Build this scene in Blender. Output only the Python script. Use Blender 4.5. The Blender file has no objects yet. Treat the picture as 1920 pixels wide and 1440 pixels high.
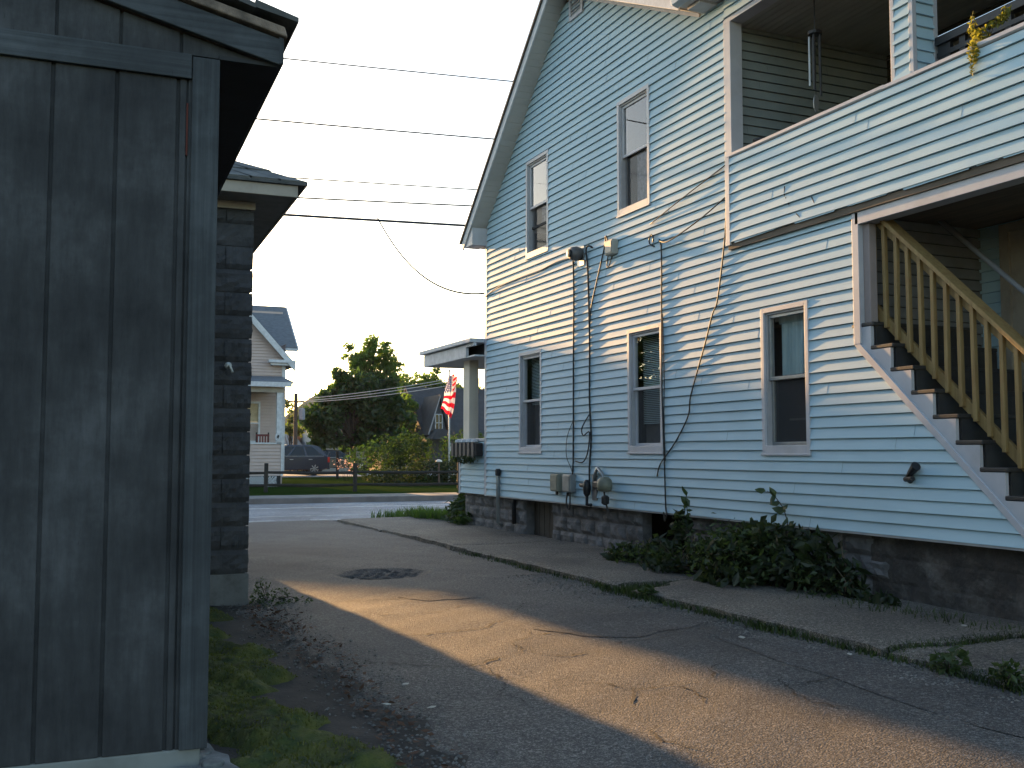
import bpy, math, random
import numpy as np
from mathutils import Matrix, Vector
R = math.radians
scene = bpy.context.scene
COL = scene.collection

# ---------------------------------------------------------------- camera
cam_d = bpy.data.cameras.new('camera'); cam = bpy.data.objects.new('camera', cam_d); COL.objects.link(cam)
cam.location = (0, 0, 1.3); cam.rotation_euler = (R(93.79), 0, R(-23.58))
cam_d.sensor_width = 36; cam_d.lens = 36 * 1930 / 1920
cam_d.clip_start = .05; cam_d.clip_end = 6000
scene.camera = cam
# ---------------------------------------------------------------- sky and sun
SUN_EL, SUN_AZ = 9.6, -3.8          # azimuth from +Y, clockwise
world = bpy.data.worlds.new('World'); scene.world = world; world.use_nodes = True
wn = world.node_tree; bg = wn.nodes['Background']
sky = wn.nodes.new('ShaderNodeTexSky'); sky.sky_type = 'NISHITA'; sky.sun_disc = False
sky.sun_elevation = R(SUN_EL); sky.sun_rotation = R(SUN_AZ)
sky.air_density = 1.0; sky.dust_density = 1.0; sky.ozone_density = 1.2
wn.links.new(sky.outputs[0], bg.inputs[0]); bg.inputs[1].default_value = .14
sun_d = bpy.data.lights.new('sun', 'SUN'); sun = bpy.data.objects.new('sun', sun_d); COL.objects.link(sun)
sun_d.energy = 4.6; sun_d.angle = R(.55); sun_d.color = (1, .56, .21)
sun.rotation_euler = (R(90 - SUN_EL), 0, R(180 - SUN_AZ)); sun.location = (0, 30, 30)
vs = scene.view_settings
scene.display_settings.display_device = 'sRGB'
vs.view_transform = 'Standard'; vs.look = 'None'; vs.exposure = 1.65; vs.gamma = 1; vs.use_curve_mapping = False
scene.cycles.max_bounces = 6; scene.cycles.transparent_max_bounces = 12

# ---------------------------------------------------------------- materials
MATS = {}
def nodes_of(name):
    m = bpy.data.materials.new(name); m.use_nodes = True
    nt = m.node_tree
    return m, nt, nt.nodes['Principled BSDF']
def N(nt, t, **kw):
    n = nt.nodes.new(t)
    for k, v in kw.items():
        if k in n.inputs: n.inputs[k].default_value = v
        else: setattr(n, k, v)
    return n
def rgb(c): return (c[0], c[1], c[2], 1)
def coords(nt, stretch=(1, 1, 1), kind='pos'):
    if kind == 'pos':
        s = N(nt, 'ShaderNodeNewGeometry').outputs['Position']
    else:
        s = N(nt, 'ShaderNodeTexCoord').outputs['Object']
    if stretch == (1, 1, 1): return s
    mp = N(nt, 'ShaderNodeMapping'); mp.inputs['Scale'].default_value = stretch
    nt.links.new(s, mp.inputs[0]); return mp.outputs[0]
def noise(nt, vec, scale, detail=3, rough=.55):
    n = N(nt, 'ShaderNodeTexNoise', Scale=scale, Detail=detail, Roughness=rough)
    nt.links.new(vec, n.inputs['Vector']); return n.outputs[0]
def ramp(nt, fac, stops):
    r = N(nt, 'ShaderNodeValToRGB'); e = r.color_ramp.elements
    e[0].position, e[0].color = stops[0][0], rgb(stops[0][1])
    e[1].position, e[1].color = stops[-1][0], rgb(stops[-1][1])
    for p, c in stops[1:-1]:
        x = e.new(p); x.color = rgb(c)
    nt.links.new(fac, r.inputs[0]); return r.outputs[0]
def mixc(nt, a, b, fac, mode='MIX'):
    m = N(nt, 'ShaderNodeMix', data_type='RGBA', blend_type=mode)
    if isinstance(fac, (int, float)): m.inputs[0].default_value = fac
    else: nt.links.new(fac, m.inputs[0])
    for i, s in ((6, a), (7, b)):
        if isinstance(s, tuple): m.inputs[i].default_value = rgb(s)
        else: nt.links.new(s, m.inputs[i])
    return m.outputs[2]
def bump(nt, p, h, strength, dist):
    b = N(nt, 'ShaderNodeBump', Strength=strength, Distance=dist)
    nt.links.new(h, b.inputs['Height']); nt.links.new(b.outputs[0], p.inputs['Normal'])
def mat(name, c1, c2=None, scale=6, rough=.7, bs=0, bd=.004, bscale=None, stretch=(1, 1, 1), metal=0, detail=4, spec=.5, lo=.35, hi=.65, kind='pos', dirt=None, dscale=1.2, damt=.5):
    if name in MATS: return MATS[name]
    m, nt, p = nodes_of(name)
    p.inputs['Roughness'].default_value = rough; p.inputs['Metallic'].default_value = metal
    p.inputs['Specular IOR Level'].default_value = spec
    v = coords(nt, stretch, kind)
    if c2 is None: c2 = tuple(x * .85 for x in c1)
    col = ramp(nt, noise(nt, v, scale, detail), [(lo, c1), (hi, c2)])
    if dirt:
        f = N(nt, 'ShaderNodeMapRange'); f.inputs[1].default_value = .5; f.inputs[2].default_value = .75; f.inputs[4].default_value = damt
        nt.links.new(noise(nt, coords(nt, (1, 1, 1), kind), dscale, 5, .65), f.inputs[0])
        col = mixc(nt, col, dirt, f.outputs[0])
    nt.links.new(col, p.inputs['Base Color'])
    if bs: bump(nt, p, noise(nt, v, bscale or scale * 4, 4, .6), bs, bd)
    MATS[name] = m; return m
def flat(name, c, rough=.6, metal=0, emit=0):
    return mat(name, c, tuple(x * .8 for x in c), 9, rough, metal=metal)
def asphalt(name, dark, light, big=.6, bs=.7, patch=None):
    m, nt, p = nodes_of(name); p.inputs['Roughness'].default_value = .78; p.inputs['Specular IOR Level'].default_value = .5
    v = coords(nt)
    g1 = noise(nt, v, 42, 4, .75); g2 = noise(nt, v, 130, 2, .7)
    gm = N(nt, 'ShaderNodeMath', operation='MULTIPLY_ADD'); gm.inputs[1].default_value = .5; nt.links.new(g1, gm.inputs[0])
    gh = N(nt, 'ShaderNodeMath', operation='MULTIPLY'); gh.inputs[1].default_value = .5; nt.links.new(g2, gh.inputs[0]); nt.links.new(gh.outputs[0], gm.inputs[2]); g = gm.outputs[0]
    col = ramp(nt, g, [(.38, tuple(x * .25 for x in dark)), (.475, dark), (.53, light), (.60, tuple(min(1, x * 2.6) for x in light))])
    b = ramp(nt, noise(nt, v, big, 6, .6), [(.32, (.55, .55, .57)), (.5, (.95, .95, .95)), (.68, (1.28, 1.25, 1.2))])
    col = mixc(nt, col, b, 1.0, 'MULTIPLY')
    st = ramp(nt, noise(nt, v, 3.1, 4, .7), [(.3, (.7, .7, .7)), (.55, (1.05, 1.05, 1.05))])
    col = mixc(nt, col, st, .6, 'MULTIPLY')
    nt.links.new(col, p.inputs['Base Color'])
    vo = N(nt, 'ShaderNodeTexVoronoi', Scale=100); nt.links.new(v, vo.inputs['Vector'])
    ad = N(nt, 'ShaderNodeMath', operation='SUBTRACT'); nt.links.new(g, ad.inputs[0]); nt.links.new(vo.outputs[0], ad.inputs[1])
    bump(nt, p, ad.outputs[0], bs, .006)
    return m
def leafmat(name, c, tr, var=.4):
    if name in MATS: return MATS[name]
    m = bpy.data.materials.new(name); m.use_nodes = True; nt = m.node_tree; nt.nodes.clear()
    out = N(nt, 'ShaderNodeOutputMaterial'); d = N(nt, 'ShaderNodeBsdfDiffuse'); t = N(nt, 'ShaderNodeBsdfTranslucent')
    g = N(nt, 'ShaderNodeBsdfGlossy', Roughness=.5); a = N(nt, 'ShaderNodeMixShader'); b = N(nt, 'ShaderNodeMixShader')
    n = noise(nt, coords(nt), 2.3, 4, .7)
    k1 = ramp(nt, n, [(.3, tuple(x * (1 - var) for x in c)), (.7, tuple(x * (1 + var) for x in c))])
    k2 = ramp(nt, n, [(.3, tuple(x * (1 - var) for x in tr)), (.7, tuple(x * (1 + var) for x in tr))])
    nt.links.new(k1, d.inputs[0]); nt.links.new(k2, t.inputs[0])
    a.inputs[0].default_value = .45; nt.links.new(d.outputs[0], a.inputs[1]); nt.links.new(t.outputs[0], a.inputs[2])
    b.inputs[0].default_value = .04; nt.links.new(a.outputs[0], b.inputs[1]); nt.links.new(g.outputs[0], b.inputs[2])
    nt.links.new(b.outputs[0], out.inputs[0]); MATS[name] = m; return m
def glassmat(name, tint, ior=1.6, refl=1.0):
    m = bpy.data.materials.new(name); m.use_nodes = True; nt = m.node_tree; nt.nodes.clear()
    out = N(nt, 'ShaderNodeOutputMaterial'); t = N(nt, 'ShaderNodeBsdfTransparent'); t.inputs[0].default_value = rgb(tint)
    g = N(nt, 'ShaderNodeBsdfGlossy', Roughness=.0); g.inputs[0].default_value = rgb((refl,) * 3); x = N(nt, 'ShaderNodeMixShader')
    lw = N(nt, 'ShaderNodeLayerWeight', Blend=.5); pw = N(nt, 'ShaderNodeMath', operation='POWER'); pw.inputs[1].default_value = 4
    ma = N(nt, 'ShaderNodeMath', operation='MULTIPLY_ADD'); ma.inputs[1].default_value = .85; ma.inputs[2].default_value = ((ior - 1) / (ior + 1)) ** 2 * 1.8
    nt.links.new(lw.outputs['Facing'], pw.inputs[0]); nt.links.new(pw.outputs[0], ma.inputs[0])
    nt.links.new(ma.outputs[0], x.inputs[0]); nt.links.new(t.outputs[0], x.inputs[1]); nt.links.new(g.outputs[0], x.inputs[2])
    nt.links.new(x.outputs[0], out.inputs[0]); return m

M_SIDING = mat('blue_vinyl', (.425, .575, .655), (.385, .53, .61), 1.4, .62, .12, .002, 60, (1, .25, 6), spec=.20, dirt=(.27, .38, .44), dscale=.9, damt=.3)
M_TRIM = mat('white_trim', (.50, .50, .53), (.43, .43, .47), 3, .5, .1, .002, 40, dirt=(.30, .29, .29), dscale=2.2, damt=.5)
M_SOFFIT = mat('soffit_vinyl', (.50, .48, .46), (.44, .42, .40), 2, .6)
M_SHING = mat('dark_shingle', (.055, .06, .06), (.09, .09, .09), 12, .9, .5, .01, 40)
M_WOODNEW = mat('new_lumber', (.30, .20, .075), (.22, .14, .05), 5, .7, .3, .003, 30, (6, 6, .6), dirt=(.24, .12, .04), dscale=6, damt=.7)
M_DARKPAINT = mat('dark_step_paint', (.02, .02, .023), (.034, .032, .03), 7, .6, .3, .003)
M_INT = flat('dark_interior', (.035, .035, .038), .9)
M_BLACK = flat('black_metal', (.015, .015, .018), .5)
M_GREYBOX = flat('grey_box_metal', (.26, .27, .27), .5, .3)
M_CABLE = flat('black_cable', (.02, .02, .022), .6)
M_CABLEW = flat('grey_cable', (.30, .30, .30), .6)
M_GALV = flat('galvanised_metal', (.36, .37, .37), .4, .6)
M_CONC = mat('concrete', (.20, .19, .175), (.13, .125, .12), 3, .92, .7, .006, 70, dirt=(.08, .078, .07), dscale=1.3, damt=.75)
M_BLOCKF = mat('foundation_stone', (.14, .135, .14), (.075, .073, .075), 5, .9, .9, .02, 16, dirt=(.30, .29, .30), dscale=3.5, damt=.6)
M_BRICKDK = mat('dark_foundation', (.05, .042, .038), (.03, .027, .026), 6, .9, .9, .015, 20, dirt=(.16, .15, .14), dscale=3.5, damt=.8)
def weathered(name, dark, light, blot, streak=(16, 16, .55)):
    m, nt, p = nodes_of(name); p.inputs['Roughness'].default_value = .8; p.inputs['Specular IOR Level'].default_value = .25
    o = coords(nt, (1, 1, 1), 'obj'); v = coords(nt, streak, 'obj')
    n1 = noise(nt, v, 2.5, 8, .7)
    col = ramp(nt, n1, [(.28, dark), (.5, tuple((a + b) / 2 for a, b in zip(dark, light))), (.72, light)])
    b1 = ramp(nt, noise(nt, o, 1.5, 6, .65), [(.34, (.55, .55, .57)), (.5, (.95, .95, .95)), (.66, (1.75, 1.75, 1.74))])
    col = mixc(nt, col, b1, blot, 'MULTIPLY')
    sp = ramp(nt, noise(nt, coords(nt, (30, 30, 4), 'obj'), 3, 3, .8), [(.66, (1, 1, 1)), (.74, (.35, .33, .32))])
    col = mixc(nt, col, sp, .7, 'MULTIPLY')
    wz = N(nt, 'ShaderNodeSeparateXYZ'); nt.links.new(o, wz.inputs[0])
    nt.links.new(col, p.inputs['Base Color']); bump(nt, p, n1, .5, .004); MATS[name] = m; return m
M_SHED = weathered('shed_paint', (.030, .031, .034), (.056, .059, .064), 1.0, (9, 9, 1.5))
M_SHEDTRIM = weathered('shed_trim', (.028, .032, .037), (.066, .074, .082), .8, (22, 22, .4))
M_SHEDTRIMH = weathered('shed_trim_level', (.028, .032, .037), (.066, .074, .082), .8, (.4, 22, 22))
M_SHEDROOF = mat('old_roof_edge', (.28, .215, .17), (.08, .065, .055), 8, .9, .8, .01, 30)
M_CMU = mat('rock_block', (.070, .071, .077), (.048, .049, .054), 5, .92, .8, .02, 14)
M_CMUBASE = mat('pale_base', (.16, .165, .165), (.12, .122, .12), 3, .9, .5, .004, 40, dirt=(.05, .05, .045), dscale=4, damt=.9)
M_CREAMTRIM = mat('cream_trim', (.38, .33, .27), (.31, .27, .23), 4, .7, dirt=(.22, .19, .16), dscale=4, damt=.6)
M_BEIGE = mat('beige_clapboard', (.52, .41, .37), (.47, .37, .335), 3, .7)
M_WHITE = flat('white_paint', (.62, .63, .66), .6)
M_GREYROOF = mat('grey_shingle', (.17, .18, .20), (.12, .13, .145), 6, .9, .3, .01, 20, (1, 1, 4))
M_GLASS = glassmat('window_glass', (.92, .95, .96), 1.6)
def screenmat(name, c, cover):
    m = bpy.data.materials.new(name); m.use_nodes = True; nt = m.node_tree; nt.nodes.clear()
    out = N(nt, 'ShaderNodeOutputMaterial'); t = N(nt, 'ShaderNodeBsdfTransparent'); d = N(nt, 'ShaderNodeBsdfDiffuse'); d.inputs[0].default_value = rgb(c); x = N(nt, 'ShaderNodeMixShader')
    x.inputs[0].default_value = cover; nt.links.new(t.outputs[0], x.inputs[1]); nt.links.new(d.outputs[0], x.inputs[2])
    g = N(nt, 'ShaderNodeBsdfGlossy', Roughness=.05); y = N(nt, 'ShaderNodeMixShader'); y.inputs[0].default_value = .05
    nt.links.new(x.outputs[0], y.inputs[1]); nt.links.new(g.outputs[0], y.inputs[2]); nt.links.new(y.outputs[0], out.inputs[0]); return m
M_GLASSD = screenmat('insect_screen', (.12, .12, .125), .36)
M_GLASSK = mat('car_glass', (.008, .009, .011), (.006, .007, .009), 3, .08, spec=.4)
M_CURTAIN = mat('curtain_cloth', (.55, .66, .66), (.34, .44, .46), 3, .9, stretch=(1, 9, .4))
M_BLIND = mat('blind_slats', (.66, .76, .72), (.55, .64, .62), 3, .8)
M_LACE = mat('patterned_curtain', (.40, .40, .44), (.20, .20, .23), 18, .9)
M_BARK = mat('bark', (.06, .045, .035), (.03, .025, .02), 9, .95, .8, .02, 18, (3, 3, .6))

# ---------------------------------------------------------------- mesh helpers
class MB:
    def __init__(s): s.v = []; s.f = []; s.mi = []; s.cur = 0
    def add(s, vs, fs):
        b = len(s.v); s.v += [tuple(p) for p in vs]
        for f in fs: s.f.append(tuple(b + i for i in f)); s.mi.append(s.cur)
    def quad(s, a, b, c, d): s.add([a, b, c, d], [(0, 1, 2, 3)])
    def box(s, x0, x1, y0, y1, z0, z1):
        s.add([(x, y, z) for z in (z0, z1) for y in (y0, y1) for x in (x0, x1)],
              [(0, 2, 3, 1), (4, 5, 7, 6), (0, 1, 5, 4), (2, 6, 7, 3), (0, 4, 6, 2), (1, 3, 7, 5)])
    def prism(s, pts, axis, a0, a1):
        """polygon in the two other axes, extruded along axis (0,1,2)"""
        n = len(pts)
        def P(p, a):
            q = [p[0], p[1]]; q.insert(axis, a); return tuple(q)
        s.add([P(p, a0) for p in pts] + [P(p, a1) for p in pts],
              [tuple(range(n))[::-1], tuple(range(n, 2 * n))] + [(i, (i + 1) % n, n + (i + 1) % n, n + i) for i in range(n)])
    def bar(s, p0, p1, w, h, up=(0, 0, 1)):
        p0, p1, up = Vector(p0), Vector(p1), Vector(up)
        d = (p1 - p0).normalized(); sd = d.cross(up).normalized(); u = sd.cross(d)
        c = [(-w / 2, -h / 2), (w / 2, -h / 2), (w / 2, h / 2), (-w / 2, h / 2)]
        s.add([p + sd * a + u * b for p in (p0, p1) for a, b in c],
              [(3, 2, 1, 0), (4, 5, 6, 7)] + [(i, (i + 1) % 4, 4 + (i + 1) % 4, 4 + i) for i in range(4)])
    def tube(s, pts, r, n=8, cap=True):
        pts = [Vector(p) for p in pts]; k = len(pts)
        rs = list(r) if isinstance(r, (list, tuple)) else [r] * k
        V = []; ref = Vector((0.31, 0.2, .93))
        for i, p in enumerate(pts):
            d = (pts[min(i + 1, k - 1)] - pts[max(i - 1, 0)]).normalized()
            if abs(d.dot(ref)) > .95: rr = Vector((1, .1, 0))
            else: rr = ref
            a = d.cross(rr).normalized(); b = d.cross(a)
            V += [p + (a * math.cos(t) + b * math.sin(t)) * rs[i] for t in (2 * math.pi * j / n for j in range(n))]
        F = [(i * n + j, i * n + (j + 1) % n, (i + 1) * n + (j + 1) % n, (i + 1) * n + j) for i in range(k - 1) for j in range(n)]
        if cap: F += [tuple(range(n))[::-1], tuple(range((k - 1) * n, k * n))]
        s.add(V, F)
    def lathe(s, c, prof, n=14, axis=2):
        V = []
        for r, z in prof:
            for j in range(n):
                t = 2 * math.pi * j / n; q = [r * math.cos(t), r * math.sin(t)]; q.insert(axis, z)
                V.append((c[0] + q[0], c[1] + q[1], c[2] + q[2]))
        k = len(prof)
        F = [(i * n + j, i * n + (j + 1) % n, (i + 1) * n + (j + 1) % n, (i + 1) * n + j) for i in range(k - 1) for j in range(n)]
        s.add(V, F + [tuple(range(n))[::-1], tuple(range((k - 1) * n, k * n))])
    def build(s, name, mats, parent=None, bevel=0, smooth=False, local=False, loc=None):
        me = bpy.data.meshes.new(name); o = bpy.data.objects.new(name, me); COL.objects.link(o)
        off = Vector((0, 0, 0))
        if parent is not None:
            o.parent = parent
            if not local:
                r = parent
                while r.parent: r = r.parent
                off = r.location
        elif loc is not None: off = Vector(loc); o.location = off
        else:
            a = np.array(s.v); off = Vector((float((a[:, 0].min() + a[:, 0].max()) / 2), float((a[:, 1].min() + a[:, 1].max()) / 2), float(a[:, 2].min()))); o.location = off
        me.from_pydata([(p[0] - off[0], p[1] - off[1], p[2] - off[2]) for p in s.v], [], s.f)
        if not isinstance(mats, (list, tuple)): mats = [mats]
        for m in mats: me.materials.append(m)
        if len(mats) > 1: me.polygons.foreach_set('material_index', s.mi)
        if smooth: me.polygons.foreach_set('use_smooth', [True] * len(me.polygons))
        me.update()
        if bevel:
            b = o.modifiers.new('bevel', 'BEVEL'); b.width = bevel; b.segments = 2; b.limit_method = 'ANGLE'
        return o
def tag(o, label=None, cat=None, group=None, kind=None):
    for k, v in (('label', label), ('category', cat), ('group', group), ('kind', kind)):
        if v: o[k] = v
    return o
def empty(name, loc, label, cat, group=None, rz=0):
    o = bpy.data.objects.new(name, None); COL.objects.link(o); o.location = loc; o.rotation_euler = (0, 0, rz)
    o.empty_display_size = .2
    return tag(o, label, cat, group)
def structure(o): return tag(o, kind='structure')
def boxpart(name, m, parent, *b, bevel=.004, local=False):
    mb = MB()
    for q in b: mb.box(*q)
    return mb.build(name, m, parent, bevel, local=local)

def siding(mb, f, lo, hi, z0, z1, holes=(), e=.1016, ob=.024, ot=.002, seed=1, step=.42, wob=.0012, seams=True):
    """clapboards: f(u, out, z) -> point; lo(z), hi(z) the ends of a row"""
    rng = random.Random(seed); row = 0
    zb = z0
    while zb < z1 - .004:
        zt = min(zb + e, z1)
        slot = zt - .0065 if zt - zb > .05 and wob else zt
        cuts = sorted({zb, zt, slot} | {h for q in holes for h in q[2:4] if zb < h < zt})
        sm = sorted(rng.uniform(lo(zb), hi(zb)) for _ in range(max(1, int((hi(zb) - lo(zb)) / 3.6)))) if seams else []
        w = {}
        ph = rng.random() * 9
        def wb(u): return wob * (math.sin(u * 2.9 + ph) + .6 * math.sin(u * 7.3 + ph * 3))
        for a, b in zip(cuts[:-1], cuts[1:]):
            la, lb, ha, hb = lo(a), lo(b), hi(a), hi(b)
            iv = [((la, lb), (ha, hb))]
            for q in holes:
                if q[2] < (a + b) / 2 < q[3]:
                    nv = []
                    for s, t in iv:
                        if q[1] <= min(s) or q[0] >= max(t): nv.append((s, t)); continue
                        if q[0] > max(s): nv.append((s, (q[0], q[0])))
                        if q[1] < min(t): nv.append(((q[1], q[1]), t))
                    iv = nv
            for s, t in iv:
                pts = [s]
                us = [k * step for k in range(int(max(s) / step) - 1, int(min(t) / step) + 2)] + sm
                for u in sorted(us):
                    if max(s) + .03 < u < min(t) - .03: pts.append((u, u))
                pts.append(t)
                oa = ob + (ot - ob) * (a - zb) / e; ot_ = ob + (ot - ob) * (b - zb) / e
                if b > slot: oa = ot_ = -.009
                for p, q in zip(pts[:-1], pts[1:]):
                    mid = (p[0] + q[0]) / 2; off = sum(1 for x in sm if mid > x) * .0021
                    A, B = f(p[0], oa + wb(p[0]) + off, a), f(q[0], oa + wb(q[0]) + off, a)
                    Cc, D = f(q[1], ot_ + wb(q[1]) * .3 + off, b), f(p[1], ot_ + wb(p[1]) * .3 + off, b)
                    mb.quad(A, B, Cc, D)
                    if a == zb:
                        mb.quad(f(p[0], -.002, a), f(q[0], -.002, a), B, A)
        zb = zt; row += 1

def leafquads(clumps, n, size, rng, flatten=0, shell=.5, aspect=.6):
    """many leaf sized faces spread through ellipsoid clumps"""
    w = np.array([c[3] * c[4] * c[5] for c in clumps]); w = w ** .75; w /= w.sum()
    idx = rng.choice(len(clumps), n, p=w); cl = np.array(clumps)[idx]
    d = rng.normal(size=(n, 3)); d /= np.linalg.norm(d, axis=1)[:, None]
    r = rng.random(n) ** (1 / (3 + 3 * shell)) * (1 + .12 * rng.normal(size=n))
    c = cl[:, :3] + d * r[:, None] * cl[:, 3:6]
    a = rng.normal(size=(n, 3)); a[:, 2] *= (1 - flatten * .8); a /= np.linalg.norm(a, axis=1)[:, None]
    b = np.cross(a, rng.normal(size=(n, 3))); b[:, 2] *= (1 - flatten * .8); b /= np.linalg.norm(b, axis=1)[:, None]
    s = size * (.6 + .8 * rng.random(n))
    a *= s[:, None]; b *= (s * aspect)[:, None]
    nrm = np.cross(a, b); nrm /= np.linalg.norm(nrm, axis=1)[:, None] + 1e-9
    V = np.stack([c - a, c - b * .8 + nrm * s[:, None] * .12, c + a, c + b * .8 + nrm * s[:, None] * .12], 1).reshape(-1, 3)
    return V
def leaf_mb(V):
    mb = MB(); mb.v = [tuple(map(float, p)) for p in V]; n = len(mb.v) // 4
    mb.f = [(4 * i, 4 * i + 1, 4 * i + 2, 4 * i + 3) for i in range(n)]; mb.mi = [0] * n
    return mb
def grid(name, m, x0, x1, y0, y1, nx, ny, zf, smooth=True):
    mb = MB(); xs = np.linspace(x0, x1, nx); ys = np.linspace(y0, y1, ny)
    mb.v = [(float(x), float(y), float(zf(x, y))) for y in ys for x in xs]
    mb.f = [(j * nx + i, j * nx + i + 1, (j + 1) * nx + i + 1, (j + 1) * nx + i) for j in range(ny - 1) for i in range(nx - 1)]
    mb.mi = [0] * len(mb.f)
    return mb.build(name, m, smooth=smooth, loc=(0, 0, 0))
def lerp(a, b, t): return tuple(x + (y - x) * t for x, y in zip(a, b))
def catenary(a, b, sag, n=14):
    return [(*lerp(a, b, t)[:2], lerp(a, b, t)[2] - sag * 4 * t * (1 - t)) for t in (i / n for i in range(n + 1))]

# ================================================================ SETTING
M_GRASSG = mat('lawn_green', (.022, .040, .009), (.036, .055, .014), 1.2, .95, .8, .03, 30, dirt=(.05, .055, .02), dscale=.9, damt=.5, spec=0)
M_ASPH = asphalt('driveway_asphalt', (.046, .0465, .0478), (.092, .089, .086), .55, .9)
M_STREET = asphalt('street_asphalt', (.19, .20, .22), (.25, .26, .28), .3, .4)
M_WALK = asphalt('walk_concrete', (.072, .066, .058), (.125, .115, .10), .8, .8)
M_PATCH = asphalt('patch_asphalt', (.036, .036, .038), (.07, .069, .07), .9, .9)
M_CRACK = mat('crack_dark', (.012, .0115, .011), (.04, .038, .036), 30, .95)
M_PAINT = mat('road_paint', (.75, .75, .75), (.45, .45, .45), 9, .8)
M_KERB = mat('kerb_stone', (.22, .20, .19), (.15, .13, .125), 2, .9, dirt=(.20, .12, .10), dscale=.6, damt=.7)
M_MOSS = mat('moss', (.035, .055, .010), (.11, .11, .02), 9, .95, 1.0, .02, 60, dirt=(.028, .022, .016), dscale=3.0, damt=.85)
M_DIRT = mat('dirt', (.05, .042, .036), (.028, .024, .022), 8, .95, .9, .012, 50)
M_STONE = mat('gravel_stone', (.20, .19, .18), (.07, .066, .06), 3, .9, kind='pos')
M_DEADLEAF = flat('dead_leaf', (.10, .05, .03), .9)

mb = MB(); mb.box(-900, 900, -60, 1500, -.6, -.08)
structure(mb.build('ground', M_GRASSG, loc=(0, 0, -.6)))

def ns(x, y, s=1.0):
    return math.sin(x * 1.7 * s + 1.3) * math.cos(y * 1.3 * s + .4) + .5 * math.sin(x * 3.9 * s + y * 2.7 * s) + .3 * math.cos(y * 6.1 * s - x * 4.7 * s + 2)
def drive_z(x, y):
    z = .007 * ns(x, y, .9) + .004 * ns(x + 4, y, 2.3)
    r = math.hypot((x - 3.2) / .42, (y - 10.8) / .36)
    if r < 1.25:
        k = min(1, (1.25 - r) / .35); z -= k * (.035 + .012 * math.sin(x * 31 + y * 17) + .01 * math.cos(y * 43 - x * 11))
    r2 = math.hypot((x - 3.75) / .55, (y - 6.75) / .5)
    if r2 < 1: z -= .012 * (1 - r2 ** 4)
    if y > 19: z -= (y - 19) / 1.4 * .054
    if x < 1.7: z -= (1.7 - x) * .03 * (1 if y < 9 else 0)
    return z
structure(grid('driveway', M_ASPH, .9, 4.84, -3, 20.42, 95, 470, drive_z))
drv = bpy.data.objects['driveway']
CR = [[(2.24, 5.95), (2.4, 5.99), (2.54, 6.07), (2.79, 6.23)], [(2.86, 6.52), (3.1, 6.73), (3.29, 6.77), (3.46, 6.76)], [(2.39, 5.94), (2.37, 5.7), (2.36, 5.47)],
      [(2.75, 5.3), (2.86, 5.21), (2.92, 5.02), (3.17, 5.02), (3.46, 5.02)], [(2.92, 5.02), (2.74, 4.7)], [(3.86, 4.99), (3.73, 4.7), (4.23, 4.78)], [(3.3, 6.28), (3.62, 6.25), (3.86, 6.28), (4.11, 6.43)],
      [(2.91, 8.08), (3.15, 8.29), (3.41, 8.28), (3.64, 8.12)], [(3.19, 13.24), (3.56, 13.31), (3.86, 13.1)], [(2.24, 8.1), (2.44, 7.98), (2.68, 7.96)], [(1.63, 6.54), (1.81, 6.31), (2.14, 6.0), (2.24, 5.95)],
      [(2.6, 4.3), (2.5, 4.05), (2.62, 3.8)], [(3.1, 6.73), (3.12, 7.0)], [(2.68, 7.96), (2.91, 8.08)], [(2.79, 6.23), (2.86, 6.52)], [(2.0, 13.5), (2.6, 13.3), (3.19, 13.24)],
      [(3.46, 5.02), (3.62, 5.3), (3.9, 5.45)], [(3.17, 5.02), (3.2, 4.8), (3.1, 4.6)], [(2.36, 5.47), (2.2, 5.2), (2.28, 4.95)], [(3.73, 4.7), (3.6, 4.4), (3.75, 4.1)], [(3.46, 6.76), (3.62, 6.39)], [(2.0, 7.2), (2.4, 7.05), (2.9, 7.15), (3.3, 7.6)], [(1.9, 8.8), (2.4, 8.95), (3.0, 8.85)], [(3.3, 7.6), (3.64, 8.12), (4.0, 8.3)], [(2.79, 6.23), (3.0, 6.0), (3.3, 6.05)]]
rng = random.Random(5); mb = MB()
for c in CR:
    pts = []
    for a, b in zip(c[:-1], c[1:]):
        k = max(3, int(math.hypot(b[0] - a[0], b[1] - a[1]) / .035))
        pts += [(a[0] + (b[0] - a[0]) * i / k + rng.gauss(0, .012), a[1] + (b[1] - a[1]) * i / k + rng.gauss(0, .012)) for i in range(k)]
    pts.append(c[-1]); n = len(pts)
    L = []
    for i, p in enumerate(pts):
        q, r = pts[max(i - 1, 0)], pts[min(i + 1, n - 1)]
        dx, dy = r[0] - q[0], r[1] - q[1]; l = math.hypot(dx, dy) + 1e-6
        w = (.0015 + .009 * rng.random() ** 1.5) * min(1, .25 + 3 * min(i, n - 1 - i) / n)
        L.append(((p[0] - dy / l * w, p[1] + dx / l * w), (p[0] + dy / l * w, p[1] - dx / l * w)))
    for (a, b), (d, e) in zip(L[:-1], L[1:]):
        mb.quad(*[(x, y, drive_z(x, y) + .005) for x, y in (a, b, e, d)])
mb.build('crack', M_CRACK, drv)

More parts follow.
